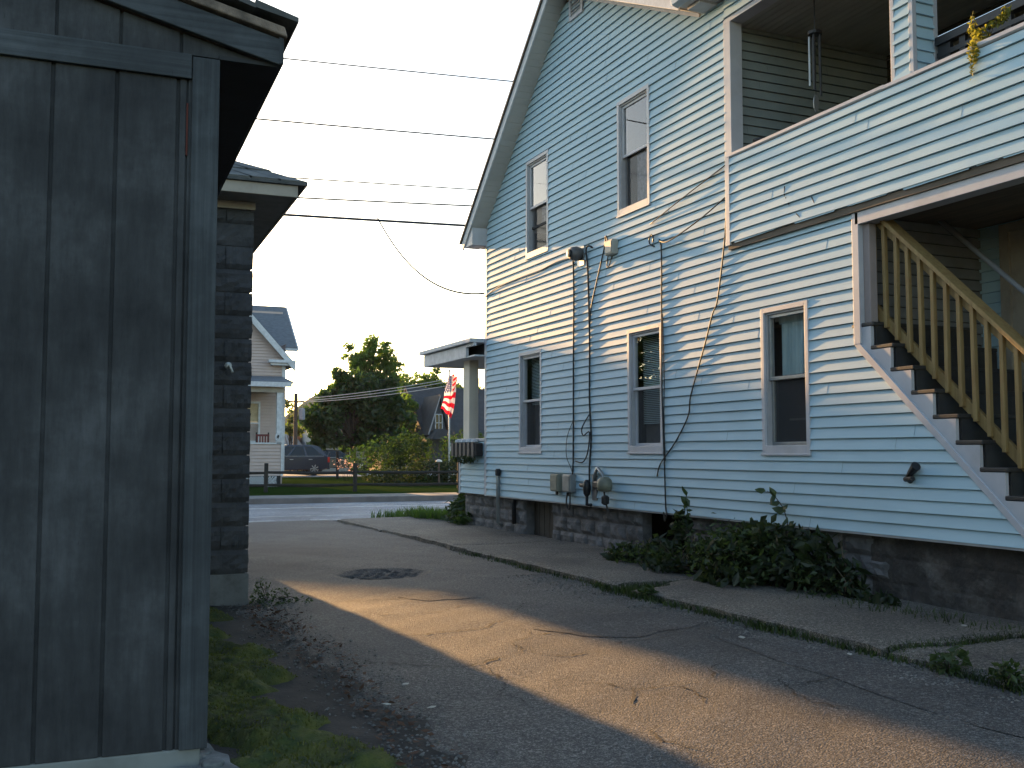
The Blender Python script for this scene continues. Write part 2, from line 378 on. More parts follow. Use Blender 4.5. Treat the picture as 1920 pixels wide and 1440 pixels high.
def patch(cx, cy, rx, ry, seed, dz=.004):
    rg = random.Random(seed); mb = MB(); n, m = 40, 7; ph = [rg.random() * 6 for _ in range(3)]
    def pt(i, j):
        a = 6.2832 * i / n; k = (1 + .12 * math.sin(2 * a + ph[0]) + .09 * math.sin(5 * a + ph[1]) + .05 * math.sin(9 * a + ph[2])) * j / m
        x, y = cx + rx * k * math.cos(a), cy + ry * k * math.sin(a); return (x, y, drive_z(x, y) + dz)
    mb.v = [pt(i, j) for j in range(m + 1) for i in range(n)]
    mb.f = [(j * n + i, j * n + (i + 1) % n, (j + 1) * n + (i + 1) % n, (j + 1) * n + i) for j in range(m) for i in range(n)]; mb.mi = [0] * len(mb.f)
    mb.build('asphalt_patch', M_PATCH, drv)
patch(3.95, 6.95, .62, .5, 1); patch(3.2, 10.8, .46, .36, 2, .005); patch(4.42, 4.4, .34, 1.9, 3); patch(3.2, 8.9, .35, .3, 4)
mb = MB(); mb.box(-60, 90, 20.35, 27.5, -.4, -.06); st = structure(mb.build('street', M_STREET))
mb = MB()
mb.box(-60, 3.9, 20.62, 20.74, -.1, -.055); mb.box(4.6, 90, 20.62, 20.74, -.1, -.055); mb.box(-60, 90, 25.2, 25.32, -.1, -.055); mb.box(-60, 90, 22.0, 22.07, -.1, -.0555)
mb.build('road_marking', M_PAINT, st)
mb = MB(); mb.box(-60, 90, 27.5, 27.68, -.4, .09); structure(mb.build('kerb', M_KERB, bevel=.02))
mb = MB(); mb.box(-60, 90, 27.68, 29.4, -.4, .085); structure(mb.build('sidewalk', M_CONC))
structure(grid('lawn', M_GRASSG, -60, 90, 29.4, 54.5, 60, 30, lambda x, y: .02 * ns(x, y, .3) - .01))
mb = MB(); mb.box(-60, 90, 54.5, 64, -.4, .012); structure(mb.build('parking_lot', M_STREET))

# concrete walk beside the blue house, in slabs with open joints
rng = random.Random(11); mb = MB()
ends = [-3, .4, 2.6, 5.12, 8.62, 13.0, 16.4, 19.35]
for i, (a, b) in enumerate(zip(ends[:-1], ends[1:])):
    x0 = 4.83 + rng.uniform(-.03, .03); z = .06 + rng.uniform(-.012, .012)
    nx, ny = 18, int((b - a) / .1)
    edge = [rng.gauss(0, .012) for _ in range(ny)]
    P = {}
    for j in range(ny):
        for k in range(nx):
            y = a + .025 + (b - a - .05) * j / (ny - 1); x = x0 + edge[j] + (6.55 - x0) * k / (nx - 1)
            zz = z + .006 * ns(x, y, 1.2) - (.018 if k == 0 else 0) - (.01 if j in (0, ny - 1) else 0)
            if i == 3 and y > 8.25 and x < 5.45: zz -= .07 * min(1, (5.45 - x) * 4) * min(1, (y - 8.25) * 5)
            P[j, k] = (x, y + (.02 * math.sin(x * 9) if j in (0, ny - 1) else 0), zz)
    base = len(mb.v); mb.v += [P[j, k] for j in range(ny) for k in range(nx)]
    F = [(base + j * nx + k, base + j * nx + k + 1, base + (j + 1) * nx + k + 1, base + (j + 1) * nx + k) for j in range(ny - 1) for k in range(nx - 1)]
    mb.f += F; mb.mi += [0] * len(F)
    for j in range(ny - 1):
        p, q = P[j, 0], P[j + 1, 0]; mb.quad((p[0] - .01, p[1], -.1), p, q, (q[0] - .01, q[1], -.1))
    for jj, s in ((0, 1), (ny - 1, -1)):
        for k in range(nx - 1):
            p, q = P[jj, k], P[jj, k + 1]; mb.quad((p[0], p[1], -.1), (q[0], q[1], -.1), q, p)
structure(mb.build('walkway', M_WALK, smooth=False))
mb = MB(); mb.box(4.75, 6.55, -3, 19.4, -.3, -.012); structure(mb.build('dirt', M_DIRT))
structure(grid('soil_strip', M_DIRT, -2.5, 1.75, -3, 9.4, 60, 130, lambda x, y: .03 - max(0, x - .9) * .055 + .008 * ns(x, y, 3) + .004 * ns(x, y, 9)))

# moss bank between the shed and the asphalt
def moss_edge(y): return 1.12 + .10 * math.sin(y * 3.1 + .5) + .07 * math.sin(y * 7.7) + .06 * math.sin(y * 17) - .018 * (y - 5) ** 2 * .3
def moss_z(x, y):
    e = moss_edge(y) - x
    if y < 4.85: e = min(e, (x - .70 + .22 * max(0, y - 4.35) + .03 * math.sin(y * 19)))
    return .02 + .06 * max(-1, min(1, e * 7)) + .02 * ns(x, y, 4) + .009 * ns(x, y, 11) + .006 * ns(x, y, 23)
nx, ny = 70, 330; V = []
mo = grid('moss', M_MOSS, .3, 1.42, 3.0, 8.85, nx, ny, moss_z)
mossb = []
rng = random.Random(77)
while len(mossb) < 9000:
    x, y = rng.uniform(.45, 1.4), rng.uniform(3.4, 8.8)
    if x < moss_edge(y) + .02 and (y > 4.85 or x > .72 - .22 * max(0, y - 4.35)) and math.sin(x * 13 + y * 5) + math.sin(y * 11 - x * 7) > -.9: mossb.append((x, y, moss_z(x, y) - .004))
tag(mo, 'low green moss growing along the foot of the grey shed', 'moss', kind='stuff')
# pale broken concrete at the foot of the shed corner
rng = random.Random(8); mb = MB()
mb.prism([(.3, 3.7), (.66, 3.7), (.70, 3.95), (.665, 4.1), (.69, 4.25), (.66, 4.36), (.67, 4.47), (.625, 4.55), (.62, 4.66), (.585, 4.78), (.3, 4.8)], 2, -.05, .05)
for k in range(46):
    x, y = rng.uniform(.36, .66), rng.uniform(3.9, 4.8); s = rng.uniform(.02, .06)
    if x > .63 - (y - 4.2) * .12: continue
    pr = [(x + s * (.7 + .5 * rng.random()) * math.cos(t), y + s * (.7 + .5 * rng.random()) * math.sin(t)) for t in (i * .9 for i in range(7))]
    mb.prism(pr, 2, -.02, .035 + rng.uniform(0, .04))
tag(mb.build('broken_concrete', mat('pale_rubble', (.24, .25, .25), (.10, .105, .10), 7, .9, .6, .006, 40), bevel=.012), 'pale broken concrete rubble at the foot of the shed corner', 'rubble', kind='stuff')
# gravel
def pebbles(name, spots, label, m, seed):
    rng = random.Random(seed); mb = MB()
    for x, y, z, s in spots(rng):
        o = [(1, 0, 0), (0, 1, 0), (-1, 0, 0), (0, -1, 0), (0, 0, 1), (0, 0, -1)]; a = rng.random() * 6
        ca, sa = math.cos(a), math.sin(a); sx, sy, sz = s * rng.uniform(.6, 1.2), s * rng.uniform(.6, 1.2), s * rng.uniform(.4, .8)
        mb.add([(x + ca * p[0] * sx - sa * p[1] * sy, y + sa * p[0] * sx + ca * p[1] * sy, z + p[2] * sz) for p in o],
               [(0, 1, 4), (1, 2, 4), (2, 3, 4), (3, 0, 4), (1, 0, 5), (2, 1, 5), (3, 2, 5), (0, 3, 5)])
    return tag(mb.build(name, m), label, 'gravel', kind='stuff')
pebbles('gravel', lambda r: [(x, y, drive_z(x, y) + .003, r.uniform(.004, .013)) for x, y in ((4.8 - abs(r.gauss(0, .22)), r.uniform(2.5, 10)) for _ in range(3200))], 'loose gravel in the gutter along the concrete walk', M_STONE, 3)
pebbles('gravel', lambda r: [(x, y, .012 + r.uniform(0, .01), r.uniform(.004, .014)) for x, y in ((r.gauss(1.5, .17), r.uniform(3.4, 9.2)) for _ in range(1700))], 'loose gravel and grit between the moss and the asphalt', M_STONE, 4)
nr = np.random.default_rng(4)
V = leafquads([(1.42, 4.0, .035, .16, .7, .012), (1.5, 5.2, .03, .16, .8, .012), (1.55, 6.6, .03, .2, .8, .012), (1.5, 8.0, .03, .25, .8, .015)], 520, .02, nr, 1)
tag(leaf_mb(V).build('leaf_litter', M_DEADLEAF), 'brown dead leaves scattered between moss and asphalt', 'leaf litter', kind='stuff')
# single pale scraps on the ground
for x, y, s, lb in ((1.55, 5.15, .028, 'pale scrap on dark soil nearest the moss bank'), (1.78, 5.55, .03, 'white scrap on the asphalt edge left of the sunlit strip'), (1.74, 5.0, .03, 'long pale scrap by the dead leaves at the asphalt edge'), (4.36, 6.0, .05, 'pale dry leaf lying in the gutter by the weedy kerb'), (4.6, 5.2, .035, 'small pale scrap in the gutter near the right edge'), (6.05, 7.35, .035, 'pale scrap on the concrete walk below the dark foundation'), (5.9, 5.5, .04, 'pale dry leaf on the concrete walk near the right edge')):
    mb = MB(); a = random.Random(lb).random() * 6; z = max(drive_z(x, y), .0) + (.075 if x > 4.8 else .022)
    P = [(x + s * k * math.cos(a + t), y + s * k * math.sin(a + t), z + .006 * math.sin(3 * t)) for t, k in ((0, 1), (1, .5), (2, .45), (3.14, .9), (4.2, .5), (5.2, .55))]
    mb.add(P + [(p[0], p[1], p[2] - .003) for p in P], [(0, 1, 2, 3, 4, 5), (11, 10, 9, 8, 7, 6)] + [(i, i + 6, (i + 1) % 6 + 6, (i + 1) % 6) for i in range(6)])
    tag(mb.build('scrap', flat('pale_scrap', (.45, .44, .40), .8)), lb, 'scrap', 'scraps lying on the ground')

# grass and weeds ------------------------------------------------------
def blades(spots, h, w, rng):
    mb = MB()
    for x, y, z in spots:
        a = rng.random() * 6.28; hh = h * rng.uniform(.5, 1.25); l = hh * rng.uniform(.1, .7); b = rng.random() * 6.28
        dx, dy = math.cos(a) * w, math.sin(a) * w; ex, ey = math.cos(b) * l, math.sin(b) * l
        mb.add([(x - dx, y - dy, z), (x + dx, y + dy, z), (x + dx * .7 + ex * .4, y + dy * .7 + ey * .4, z + hh * .6), (x - dx * .7 + ex * .4, y - dy * .7 + ey * .4, z + hh * .6), (x + ex, y + ey, z + hh)],
               [(0, 1, 2, 3), (3, 2, 4)])
    return mb
M_GRASS = leafmat('grass_blade', (.045, .09, .014), (.10, .19, .02))
M_WEED = leafmat('weed_leaf', (.042, .07, .022), (.06, .10, .02))
M_BUSH = leafmat('bush_leaf', (.020, .034, .012), (.035, .055, .012), .6)
rng = random.Random(21)
tag(blades(mossb, .017, .004, rng).build('grass', leafmat('moss_tuft', (.08, .092, .013), (.13, .15, .018), .5)), 'short yellow-green grass tufts growing through the moss', 'grass', kind='stuff')
sp = []
while len(sp) < 7000:
    x, y = rng.uniform(5.5, 9), rng.uniform(16.9, 20.3)
    e = np.interp(y, [16.9, 17.4, 18.3, 19.9, 20.3], [7.2, 6.7, 6.27, 6.02, 5.7]) + .06 * math.sin(y * 7)
    if x > e: sp.append((x, y, .055 if y < 19.4 and x < 6.6 else -.04))
tag(blades(sp, .19, .009, rng).build('grass', M_GRASS), 'bright green grass patch at the street end of the walk', 'grass', kind='stuff')
sp = []
for _ in range(11000):
    y = rng.uniform(2.3, 12.5); k = .5 + .5 * math.sin(y * 2.3) * math.sin(y * 5.1 + 1); 
    if rng.random() > (.25 + .75 * k) * (1 if y < 9 else .3): continue
    sp.append((4.82 + rng.gauss(0, .055), y, -.01))
for _ in range(700): sp.append((rng.uniform(4.85, 6.3), 5.12 + rng.gauss(0, .04) + .05 * math.sin(rng.random() * 6), .02))
for _ in range(420): sp.append((rng.uniform(4.9, 5.5), 8.55 + rng.gauss(0, .1), .0))
for _ in range(260): sp.append((6.0 + rng.gauss(0, .12), rng.uniform(5.2, 7.4), .05))
tag(blades(sp, .062, .0055, rng).build('grass', leafmat('kerb_grass', (.022, .042, .010), (.045, .08, .012), .6)), 'thin weedy grass in the kerb gap and walk joints', 'grass', kind='stuff')
def plant(name, label, cat, base, clumps, n, size, m, seed, stems=6, group=None, flatten=.3, stem_r=.006):
    nr = np.random.default_rng(seed); rg = random.Random(seed)
    t = empty(name, base, label, cat, group)
    leaf_mb(leafquads(clumps, n, size, nr, flatten)).build('foliage', m, t)
    mb = MB()
    for _ in range(stems):
        c = rg.choice(clumps); p1 = (c[0] + rg.uniform(-.5, .5) * c[3], c[1] + rg.uniform(-.5, .5) * c[4], c[2] + rg.uniform(0, .6) * c[5])
        p0 = (base[0] + (p1[0] - base[0]) * .3, base[1] + (p1[1] - base[1]) * .3, base[2]); m_ = lerp(p0, p1, .55)
        mb.tube([p0, (m_[0], m_[1], m_[2] + .03), p1], [stem_r, stem_r * .8, stem_r * .4], 5)
    mb.build('stem', M_BARK, t)
    return t
for i, (x, y, s, lb) in enumerate(((4.78, 4.55, .10, 'leafy weed in the kerb gap, nearer of the two broad-leaved ones'), (4.80, 4.15, .09, 'low broad-leaved weed in the kerb gap at the right edge'), (4.82, 8.0, .07, 'small tuft of weed in the kerb gap near the broken slab'))):
    plant('weed', lb, 'weed', (x, y, 0), [(x, y, s * .9, s, s, s * .8), (x + .03, y + .1, s * .6, s * .8, s * .8, s * .6)], 150, .028, M_WEED, 30 + i, 5, 'weeds growing along the kerb', .5, .003)
plant('weed', 'scrawny weeds at the foot of the rock-faced block building', 'weed', (1.72, 9.35, 0), [(1.58, 9.1, .06, .07, .16, .07), (1.66, 9.3, .10, .07, .12, .10), (1.80, 9.25, .05, .1, .12, .05), (1.62, 8.9, .02, .16, .16, .025), (1.9, 9.0, .02, .12, .16, .02)], 420, .015, M_WEED, 41, 16, None, .3, .003)
plant('foundation_bush', 'dark leafy bush covering the house foundation on the walk', 'bush', (6.05, 8.3, .05),
      [(6.0, 10.35, .12, .26, .3, .12), (6.1, 9.85, .18, .22, .25, .18), (6.17, 9.55, .45, .10, .16, .22), (5.85, 9.25, .12, .25, .3, .12), (6.1, 8.9, .22, .3, .25, .2), (6.05, 8.35, .26, .36, .32, .26), (6.1, 7.9, .34, .3, .4, .3), (6.12, 7.45, .32, .27, .32, .28), (6.2, 7.05, .2, .16, .2, .2), (6.15, 8.25, .5, .14, .25, .12), (5.75, 8.1, .12, .22, .4, .1), (6.2, 6.7, .08, .12, .3, .08)], 2600, .062, M_BUSH, 51, 60)
FB = bpy.data.objects['foundation_bush']
leaf_mb(leafquads([(5.95, 9.9, .15, .3, .8, .16), (6.0, 8.2, .3, .42, .9, .34), (6.1, 7.2, .2, .25, .4, .24), (6.17, 9.5, .5, .1, .14, .2)], 2200, .03, np.random.default_rng(52), .2, 0)).build('foliage', M_WEED, FB)
rg = random.Random(53)
for _ in range(26):
    mb = MB(); y = rg.uniform(6.9, 10.3); x = rg.uniform(5.9, 6.3); h = rg.uniform(.25, .6); mb.tube([(x, y, .04), (x + rg.uniform(-.12, .05), y + rg.uniform(-.1, .1), h * .6), (x + rg.uniform(-.2, .05), y + rg.uniform(-.2, .2), h)], [.006, .004, .002], 4); mb.build('dead_twig', flat('dead_twig', (.12, .09, .065), .9), FB)
def sapling(label, base, tops, leaves, seed):
    t = empty('sapling', base, label, 'sapling', 'young shoots at the house wall')
    mb = MB(); mb.tube([base] + tops, [.008] + [.006 - .004 * i / len(tops) for i in range(len(tops))], 5); mb.build('stem', M_BARK, t)
    mb = MB(); rg = random.Random(seed)
    for p, sz, a in leaves:
        p = Vector(p); d = Vector((-.45, math.cos(a), math.sin(a))).normalized(); s = d.cross(Vector((-.8, 0, .6))).normalized(); nrm = d.cross(s)
        P = [p, p + d * sz * .3 + s * sz * .28 + nrm * .01, p + d * sz * .65 + s * sz * .22, p + d * sz, p + d * sz * .65 - s * sz * .22, p + d * sz * .3 - s * sz * .28 + nrm * .01, p + d * sz * .5 - nrm * .015]
        mb.add(P, [(0, 1, 6), (1, 2, 6), (2, 3, 6), (3, 4, 6), (4, 5, 6), (5, 0, 6)])
    mb.build('foliage', M_WEED, t)
sapling('slim sapling with big leaves standing over the dark bush', (6.15, 7.75, .4), [(6.2, 7.8, .65), (6.2, 7.86, .78), (6.2, 7.98, .88), (6.2, 8.1, .93)],
        [((6.2, 8.12, .93), .12, .1), ((6.2, 8.02, .9), .13, -2.2), ((6.2, 7.97, .88), .11, 1.2), ((6.2, 7.9, .83), .12, -.2), ((6.2, 7.86, .8), .14, 3.3), ((6.2, 7.82, .75), .15, .2), ((6.2, 7.8, .7), .12, -1.3), ((6.2, 7.77, .66), .12, 3.4), ((6.2, 7.76, .62), .11, -.4)], 1)
sapling('slim sapling with upright leaves beside the dark cellar opening', (6.2, 9.45, .4), [(6.22, 9.5, .6), (6.22, 9.52, .72), (6.22, 9.53, .86)],
        [((6.22, 9.52, .82), .13, 1.5), ((6.22, 9.5, .72), .13, 2.0), ((6.22, 9.46, .72), .15, .9), ((6.22, 9.5, .62), .12, 3.0), ((6.22, 9.45, .58), .12, -.2), ((6.22, 9.4, .55), .11, -.9)], 2)
plant('corner_shrub', 'dark shrub hugging the stone base at the far house corner', 'shrub', (6.75, 17.2, -.03), [(6.6, 17.3, .2, .3, .4, .25), (6.85, 17.6, .35, .3, .4, .3), (6.5, 16.7, .15, .25, .3, .16), (6.9, 17.1, .45, .2, .3, .2)], 1500, .06, M_WEED, 61, 12)

# ================================================================ BLUE HOUSE
W = 6.36
HZ = .61
house = empty('blue_house', (10, 12, 0), 'two-storey house with pale blue clapboards, porch and outside stair', 'house')
def fW(u, o, z): return (W - o, u, z)
def far_rake(z): return 15.58 if z < 5.0 else 15.6 - (z - 5.0) / .9
def near_rake(z): return 8.88 if z < 6.13 else 9.65 + (z - 6.3) / .486
def near_low(z):
    if z > 2.27: return 6.98
    return 5.36 + (z - .77) / .926
WIN = [('w', 13.46, 14.26, 1.28, 2.80), ('w', 10.18, 10.98, 1.28, 2.80), ('w', 7.63, 8.34, 1.27, 2.72), ('u', 13.22, 14.0, 4.19, 5.68), ('u', 10.42, 11.2, 4.24, 5.72)]
holes = [(a + .01, b - .01, c + .01, d - .01) for _, a, b, c, d in WIN]
mb = MB()
siding(mb, fW, near_low, far_rake, HZ, HZ + 28 * .1016, holes, seed=3)
siding(mb, fW, lambda z: near_rake(z) if z > 4.45 else 8.86, far_rake, HZ + 28 * .1016, 7.62, holes, seed=4)
wall = mb.build('clapboard_wall', M_SIDING, house)
# closed body behind the boards
mb = MB()
mb.quad((W + .02, 15.6, .6), (14, 15.6, .6), (14, 15.6, 5.0), (W + .02, 15.6, 5.0))
mb.quad((7.6, 8.9, .6), (7.6, 15.5, .6), (7.6, 15.5, 5.9), (7.6, 8.9, 5.9))
mb.quad((W, 8.92, 3.4), (8.6, 8.92, 3.4), (8.6, 8.92, 5.9), (W, 8.92, 5.9))
mb.quad((8.0, 7.2, .6), (8.0, 8.9, .6), (8.0, 8.9, 3.4), (8.0, 7.2, 3.4)); mb.quad((W + .02, 7.05, .6), (8.0, 7.05, .6), (8.0, 7.05, 3.35), (W + .02, 7.05, 3.35))
mb.quad((W + .05, 7.0, 3.46), (8, 7.0, 3.46), (8, 15.6, 3.46), (W + .05, 15.6, 3.46)); mb.quad((W + .02, 2, .62), (8, 2, .62), (8, 15.6, .62), (W + .02, 15.6, .62))
mb.quad((14, 2, .6), (14, 15.6, .6), (14, 15.6, 5), (14, 2, 5)); mb.quad((W + .04, 8.9, 5.9), (8.6, 8.9, 5.9), (8.6, 15.6, 5.9), (W + .04, 15.6, 5.9))
mb.build('interior', M_INT, house)
# trims
mb = MB()
mb.box(W - .022, W + .05, 15.56, 15.66, HZ - .02, 4.99)
mb.build('corner_trim', M_TRIM, house, .003)
# roof
def zf(y): return 5.0 + .9 * (15.6 - y)
def zn(y): return 6.3 + .486 * (y - 9.65)
YR = 12.58; XO = 6.06
mb = MB()
T = .09
mb.prism([(15.93, zf(15.93) + .012), (YR, zf(YR) + .012), (YR, zf(YR) + .012 + T * 1.4), (15.98, zf(15.98) + T * 1.4)], 0, XO + .025, 14)
mb.prism([(YR, zn(YR) + .012), (9.35, zn(9.35) + .012), (9.3, zn(9.35) + T * 1.2), (YR, zn(YR) + .012 + T * 1.4)], 0, XO + .025, 14)
rf = mb.build('roof', M_SOFFIT, house)
mb = MB(); T2 = T * 1.4 + .014
mb.prism([(16.02, zf(16.02) + T2 + .02), (YR, zf(YR) + T2), (YR, zf(YR) + T2 + .05), (16.04, zf(16.04) + T2 + .06)], 0, XO - .03, 14)
mb.prism([(YR, zn(YR) + T2), (9.25, zn(9.25) + T2), (9.25, zn(9.25) + T2 + .045), (YR, zn(YR) + T2 + .05)], 0, XO - .03, 14)
mb.build('shingles', M_SHING, rf)
mb = MB()
mb.prism([(15.95, zf(15.95) - .015), (YR, zf(YR) - .015), (YR, zf(YR) + .15), (16.0, zf(16.0) + .15)], 0, XO, XO + .024)
mb.prism([(YR, zn(YR) - .015), (9.33, zn(9.33) - .015), (9.33, zn(9.33) + .14), (YR, zn(YR) + .15)], 0, XO, XO + .024)
mb.build('rake_board', M_WHITE, rf, .002)
mb = MB()       # soffit panels with ribs across
y = 15.92
while y > YR: 
    y2 = max(y - .078, YR); mb.prism([(y, zf(y) - .004), (y2 + .004, zf(y2 + .004) - .004), (y2 + .004, zf(y2 + .004) + .006), (y, zf(y) + .006)], 0, XO + .026, W - .012); y = y2
y = 9.36
while y < YR:
    y2 = min(y + .085, YR); mb.prism([(y, zn(y) - .004), (y2 - .004, zn(y2 - .004) - .004), (y2 - .004, zn(y2 - .004) + .006), (y, zn(y) + .006)], 0, XO + .026, W - .012); y = y2
mb.build('soffit', M_SOFFIT, rf)
mb = MB()       # frieze moulding under the near rake and eave return
mb.prism([(YR, zn(YR) - .05), (9.33, zn(9.33) - .05), (9.33, zn(9.33) - .004), (YR, zn(YR) - .004)], 0, W - .03, W + .0)
mb.build('frieze', M_TRIM, rf); mb = MB()
mb.prism([(15.93, zf(15.93)), (15.58, zf(15.93)), (15.58, zf(15.6) - .012)], 0, XO + .026, W - .02)
mb.build('eave_return', M_TRIM, rf)
# gable vent
v = MB(); y0, y1, z0, z1 = 12.1, 12.5, 7.28, 7.62
for q in ((y0, y0 + .05, z0, z1), (y1 - .05, y1, z0, z1), (y0 + .05, y1 - .05, z0, z0 + .05)): v.box(W - .04, W, *q)
z = z0 + .055
while z < z1: v.prism([(W - .035, z), (W - .03, z - .008), (W - .004, z + .028), (W - .008, z + .034)], 1, y0 + .05, y1 - .05); z += .045
v.build('gable_vent', M_TRIM, house)
# windows
def window(kind, y0, y1, z0, z1, what):
    mb = MB(); t = .05; a = W - .026; b = W + .10; sill = .095
    mb.box(a, b, y0, y0 + t, z0, z1); mb.box(a, b, y1 - t, y1, z0, z1); mb.box(a, b, y0 + t, y1 - t, z1 - t, z1); mb.box(a, b, y0 + t, y1 - t, z0, z0 + sill)
    mb.box(a - .012, a, y0 - .01, y1 + .01, z0 - .004, z0 + .02)
    w = mb.build('window', M_TRIM, house, .004)
    yi0, yi1, zi0, zi1 = y0 + t, y1 - t, z0 + sill, z1 - t; zm = zi0 + (zi1 - zi0) * .5
    mj = M_GALV if what == 'curtain' else M_TRIM
    mb = MB()
    for q in ((yi0, yi0 + .018), (yi1 - .018, yi1)): mb.box(W - .004, W + .09, q[0], q[1], zi0, zi1)
    mb.box(W - .004, W + .09, yi0 + .018, yi1 - .018, zi1 - .02, zi1)
    mb.build('jamb', mat('window_jamb', (.40, .40, .42), (.33, .33, .35), 6, .6), w, .002)
    yj0, yj1 = yi0 + .018, yi1 - .018
    def sash(xa, za, zb, f=.034):
        mb = MB()
        mb.box(xa, xa + .03, yj0, yj0 + f, za, zb); mb.box(xa, xa + .03, yj1 - f, yj1, za, zb); mb.box(xa, xa + .03, yj0 + f, yj1 - f, za, za + f); mb.box(xa, xa + .03, yj0 + f, yj1 - f, zb - f, zb)
        mb.build('sash', mj if what == 'curtain' else M_TRIM, w, .003)
        return (yj0 + f, yj1 - f, za + f, zb - f)
    U = sash(W + .015, zm - .015, zi1 - .02); mb = MB(); mb.quad((W + .03, U[0], U[2]), (W + .03, U[0], U[3]), (W + .03, U[1], U[3]), (W + .03, U[1], U[2])); mb.build('upper_pane', M_GLASS, w)
    if kind == 'w':
        L = sash(W + .045, zi0, zm + .018); mb = MB(); mb.quad((W + .06, L[0], L[2]), (W + .06, L[0], L[3]), (W + .06, L[1], L[3]), (W + .06, L[1], L[2])); mb.build('lower_pane', M_GLASSD, w)
    else:
        mb = MB(); mb.quad((W + .06, yj0, zi0), (W + .06, yj0, zm - .02), (W + .06, yj1, zm - .02), (W + .06, yj1, zi0)); mb.build('lower_pane', M_GLASSD, w)
        if y0 > 12:
            zz = zi0 + .36; mb = MB(); mb.box(W + .05, W + .08, yj0, yj1, zz, zz + .035); mb.build('sash', M_INT, w)
    mb = MB(); xc = W + .16
    if what == 'blind':
        z = zm - (.42 if y0 < 12 else .05)
        while z < zi1: mb.prism([(xc, z), (xc + .018, z + .012), (xc + .018, z + .014), (xc, z + .002)], 1, yj0, yj1); z += .022
        mb.build('blind', M_BLIND, w)
        mb = MB(); mb.quad((xc + .1, yj0 - .1, zi0), (xc + .1, yj1 + .1, zi0), (xc + .1, yj1 + .1, zm), (xc + .1, yj0 - .1, zm)); mb.build('curtain', flat('dim_curtain', (.26, .25, .25), .9), w)
    elif what == 'curtain':
        n = 60
        P = [(xc + .02 * math.sin(k * .9) + .012 * math.sin(k * 2.1), yj1 - .03 - (yj1 - yj0 - .03) * k / n) for k in range(n + 1)]
        for p, q in zip(P[:-1], P[1:]): mb.quad((p[0], p[1], zm + .04), (q[0], q[1], zm + .04), (q[0] * .4 + (xc) * .6, q[1], zi1 - .1), (p[0] * .4 + xc * .6, p[1], zi1 - .1))
        mb.box(xc - .01, xc + .01, yj0, yj1, zi1 - .1, zi1 - .02)
        mb.build('curtain', M_CURTAIN, w)
        mb = MB(); mb.box(xc + .1, xc + .12, yj0 + .16, yj0 + .21, zi0, zm); mb.box(xc + .1, xc + .12, yj0, yj1, zi0 + .25, zi0 + .27); mb.build('chair_back', flat('dim_grey', (.1, .1, .1)), w)
    elif what == 'lace':
        mb.quad((xc, yj0, zi0 + (.02 if y0 < 12 else .4)), (xc, yj1 - .12, zi0 + (.02 if y0 < 12 else .4)), (xc, yj1 - .12, zm), (xc, yj0, zm)); mb.build('curtain', M_LACE, w)
    return w
for q, what in zip(WIN, ('blind', 'blind', 'curtain', 'lace', 'lace')): window(*q, what)

# foundation of rock faced blocks with two cellar openings
rng = random.Random(17); mb = MB(); RUN = [MB(), MB(), MB()]
def stone(y0, y1, z0, z1, depth=.035, dark=False):
    n, m = 7, 5; V = []
    for j in range(m):
        for i in range(n):
            u, v = i / (n - 1), j / (m - 1); e = min(u, 1 - u, v, 1 - v)
            d = 0 if e == 0 else depth * min(1, .45 + e * 2.2) * (.6 + .8 * rng.random())
            V.append((6.47 - d, y0 + (y1 - y0) * u, z0 + (z1 - z0) * v))
    mb.add(V, [(j * n + i, j * n + i + 1, (j + 1) * n + i + 1, (j + 1) * n + i) for j in range(m - 1) for i in range(n - 1)])
op = [(13.36, 14.27), (9.93, 10.87)]
for r in range(3):
    z0 = .0 + r * .2; y = 16.8 - (.2 if r % 2 else 0)
    while y > 7.0:
        y2 = y - .41
        for s in [(y2 + .008, y - .008)]:
            a, b = s
            for o in op:
                if a < o[1] and b > o[0]:
                    if b > o[1] + .05: a = max(a, o[1])
                    elif a < o[0] - .05: b = min(b, o[0])
                    else: a = b
            mb = RUN[0 if (a + b) / 2 > 14 else 1 if (a + b) / 2 > 10.5 else 2]
            if b - a > .04: stone(a, b, z0 + .007, z0 + .193)
        y = y2
for q, (a, b) in zip(RUN, ((14.27, 16.85), (10.87, 13.36), (6.9, 9.93))):
    fo = q.build('foundation', M_BLOCKF, house); mb = MB(); mb.box(6.475, 6.6, a, b, -.1, .6); mb.build('mortar', M_BLOCKF, fo)
mb = MB(); ny, nz = 150, 24
def mz(y, z): return 6.455 - .006 * ns(y * 2, z * 3, 2) - .004 * ns(y * 3, z * 5, 5) + .006 * (abs((z / .2) % 1 - .5) > .46) + .006 * (abs((y / .41 + .5 * (int(z / .2) % 2)) % 1 - .5) > .475)
mb.v = [(mz(2 + 5 * i / ny, -.1 + .71 * j / nz), 2 + 5 * i / ny, -.1 + .71 * j / nz) for j in range(nz + 1) for i in range(ny + 1)]
mb.f = [(j * (ny + 1) + i, j * (ny + 1) + i + 1, (j + 1) * (ny + 1) + i + 1, (j + 1) * (ny + 1) + i) for j in range(nz) for i in range(ny)]; mb.mi = [0] * len(mb.f)
mb.build('rough_foundation', M_BRICKDK, house)

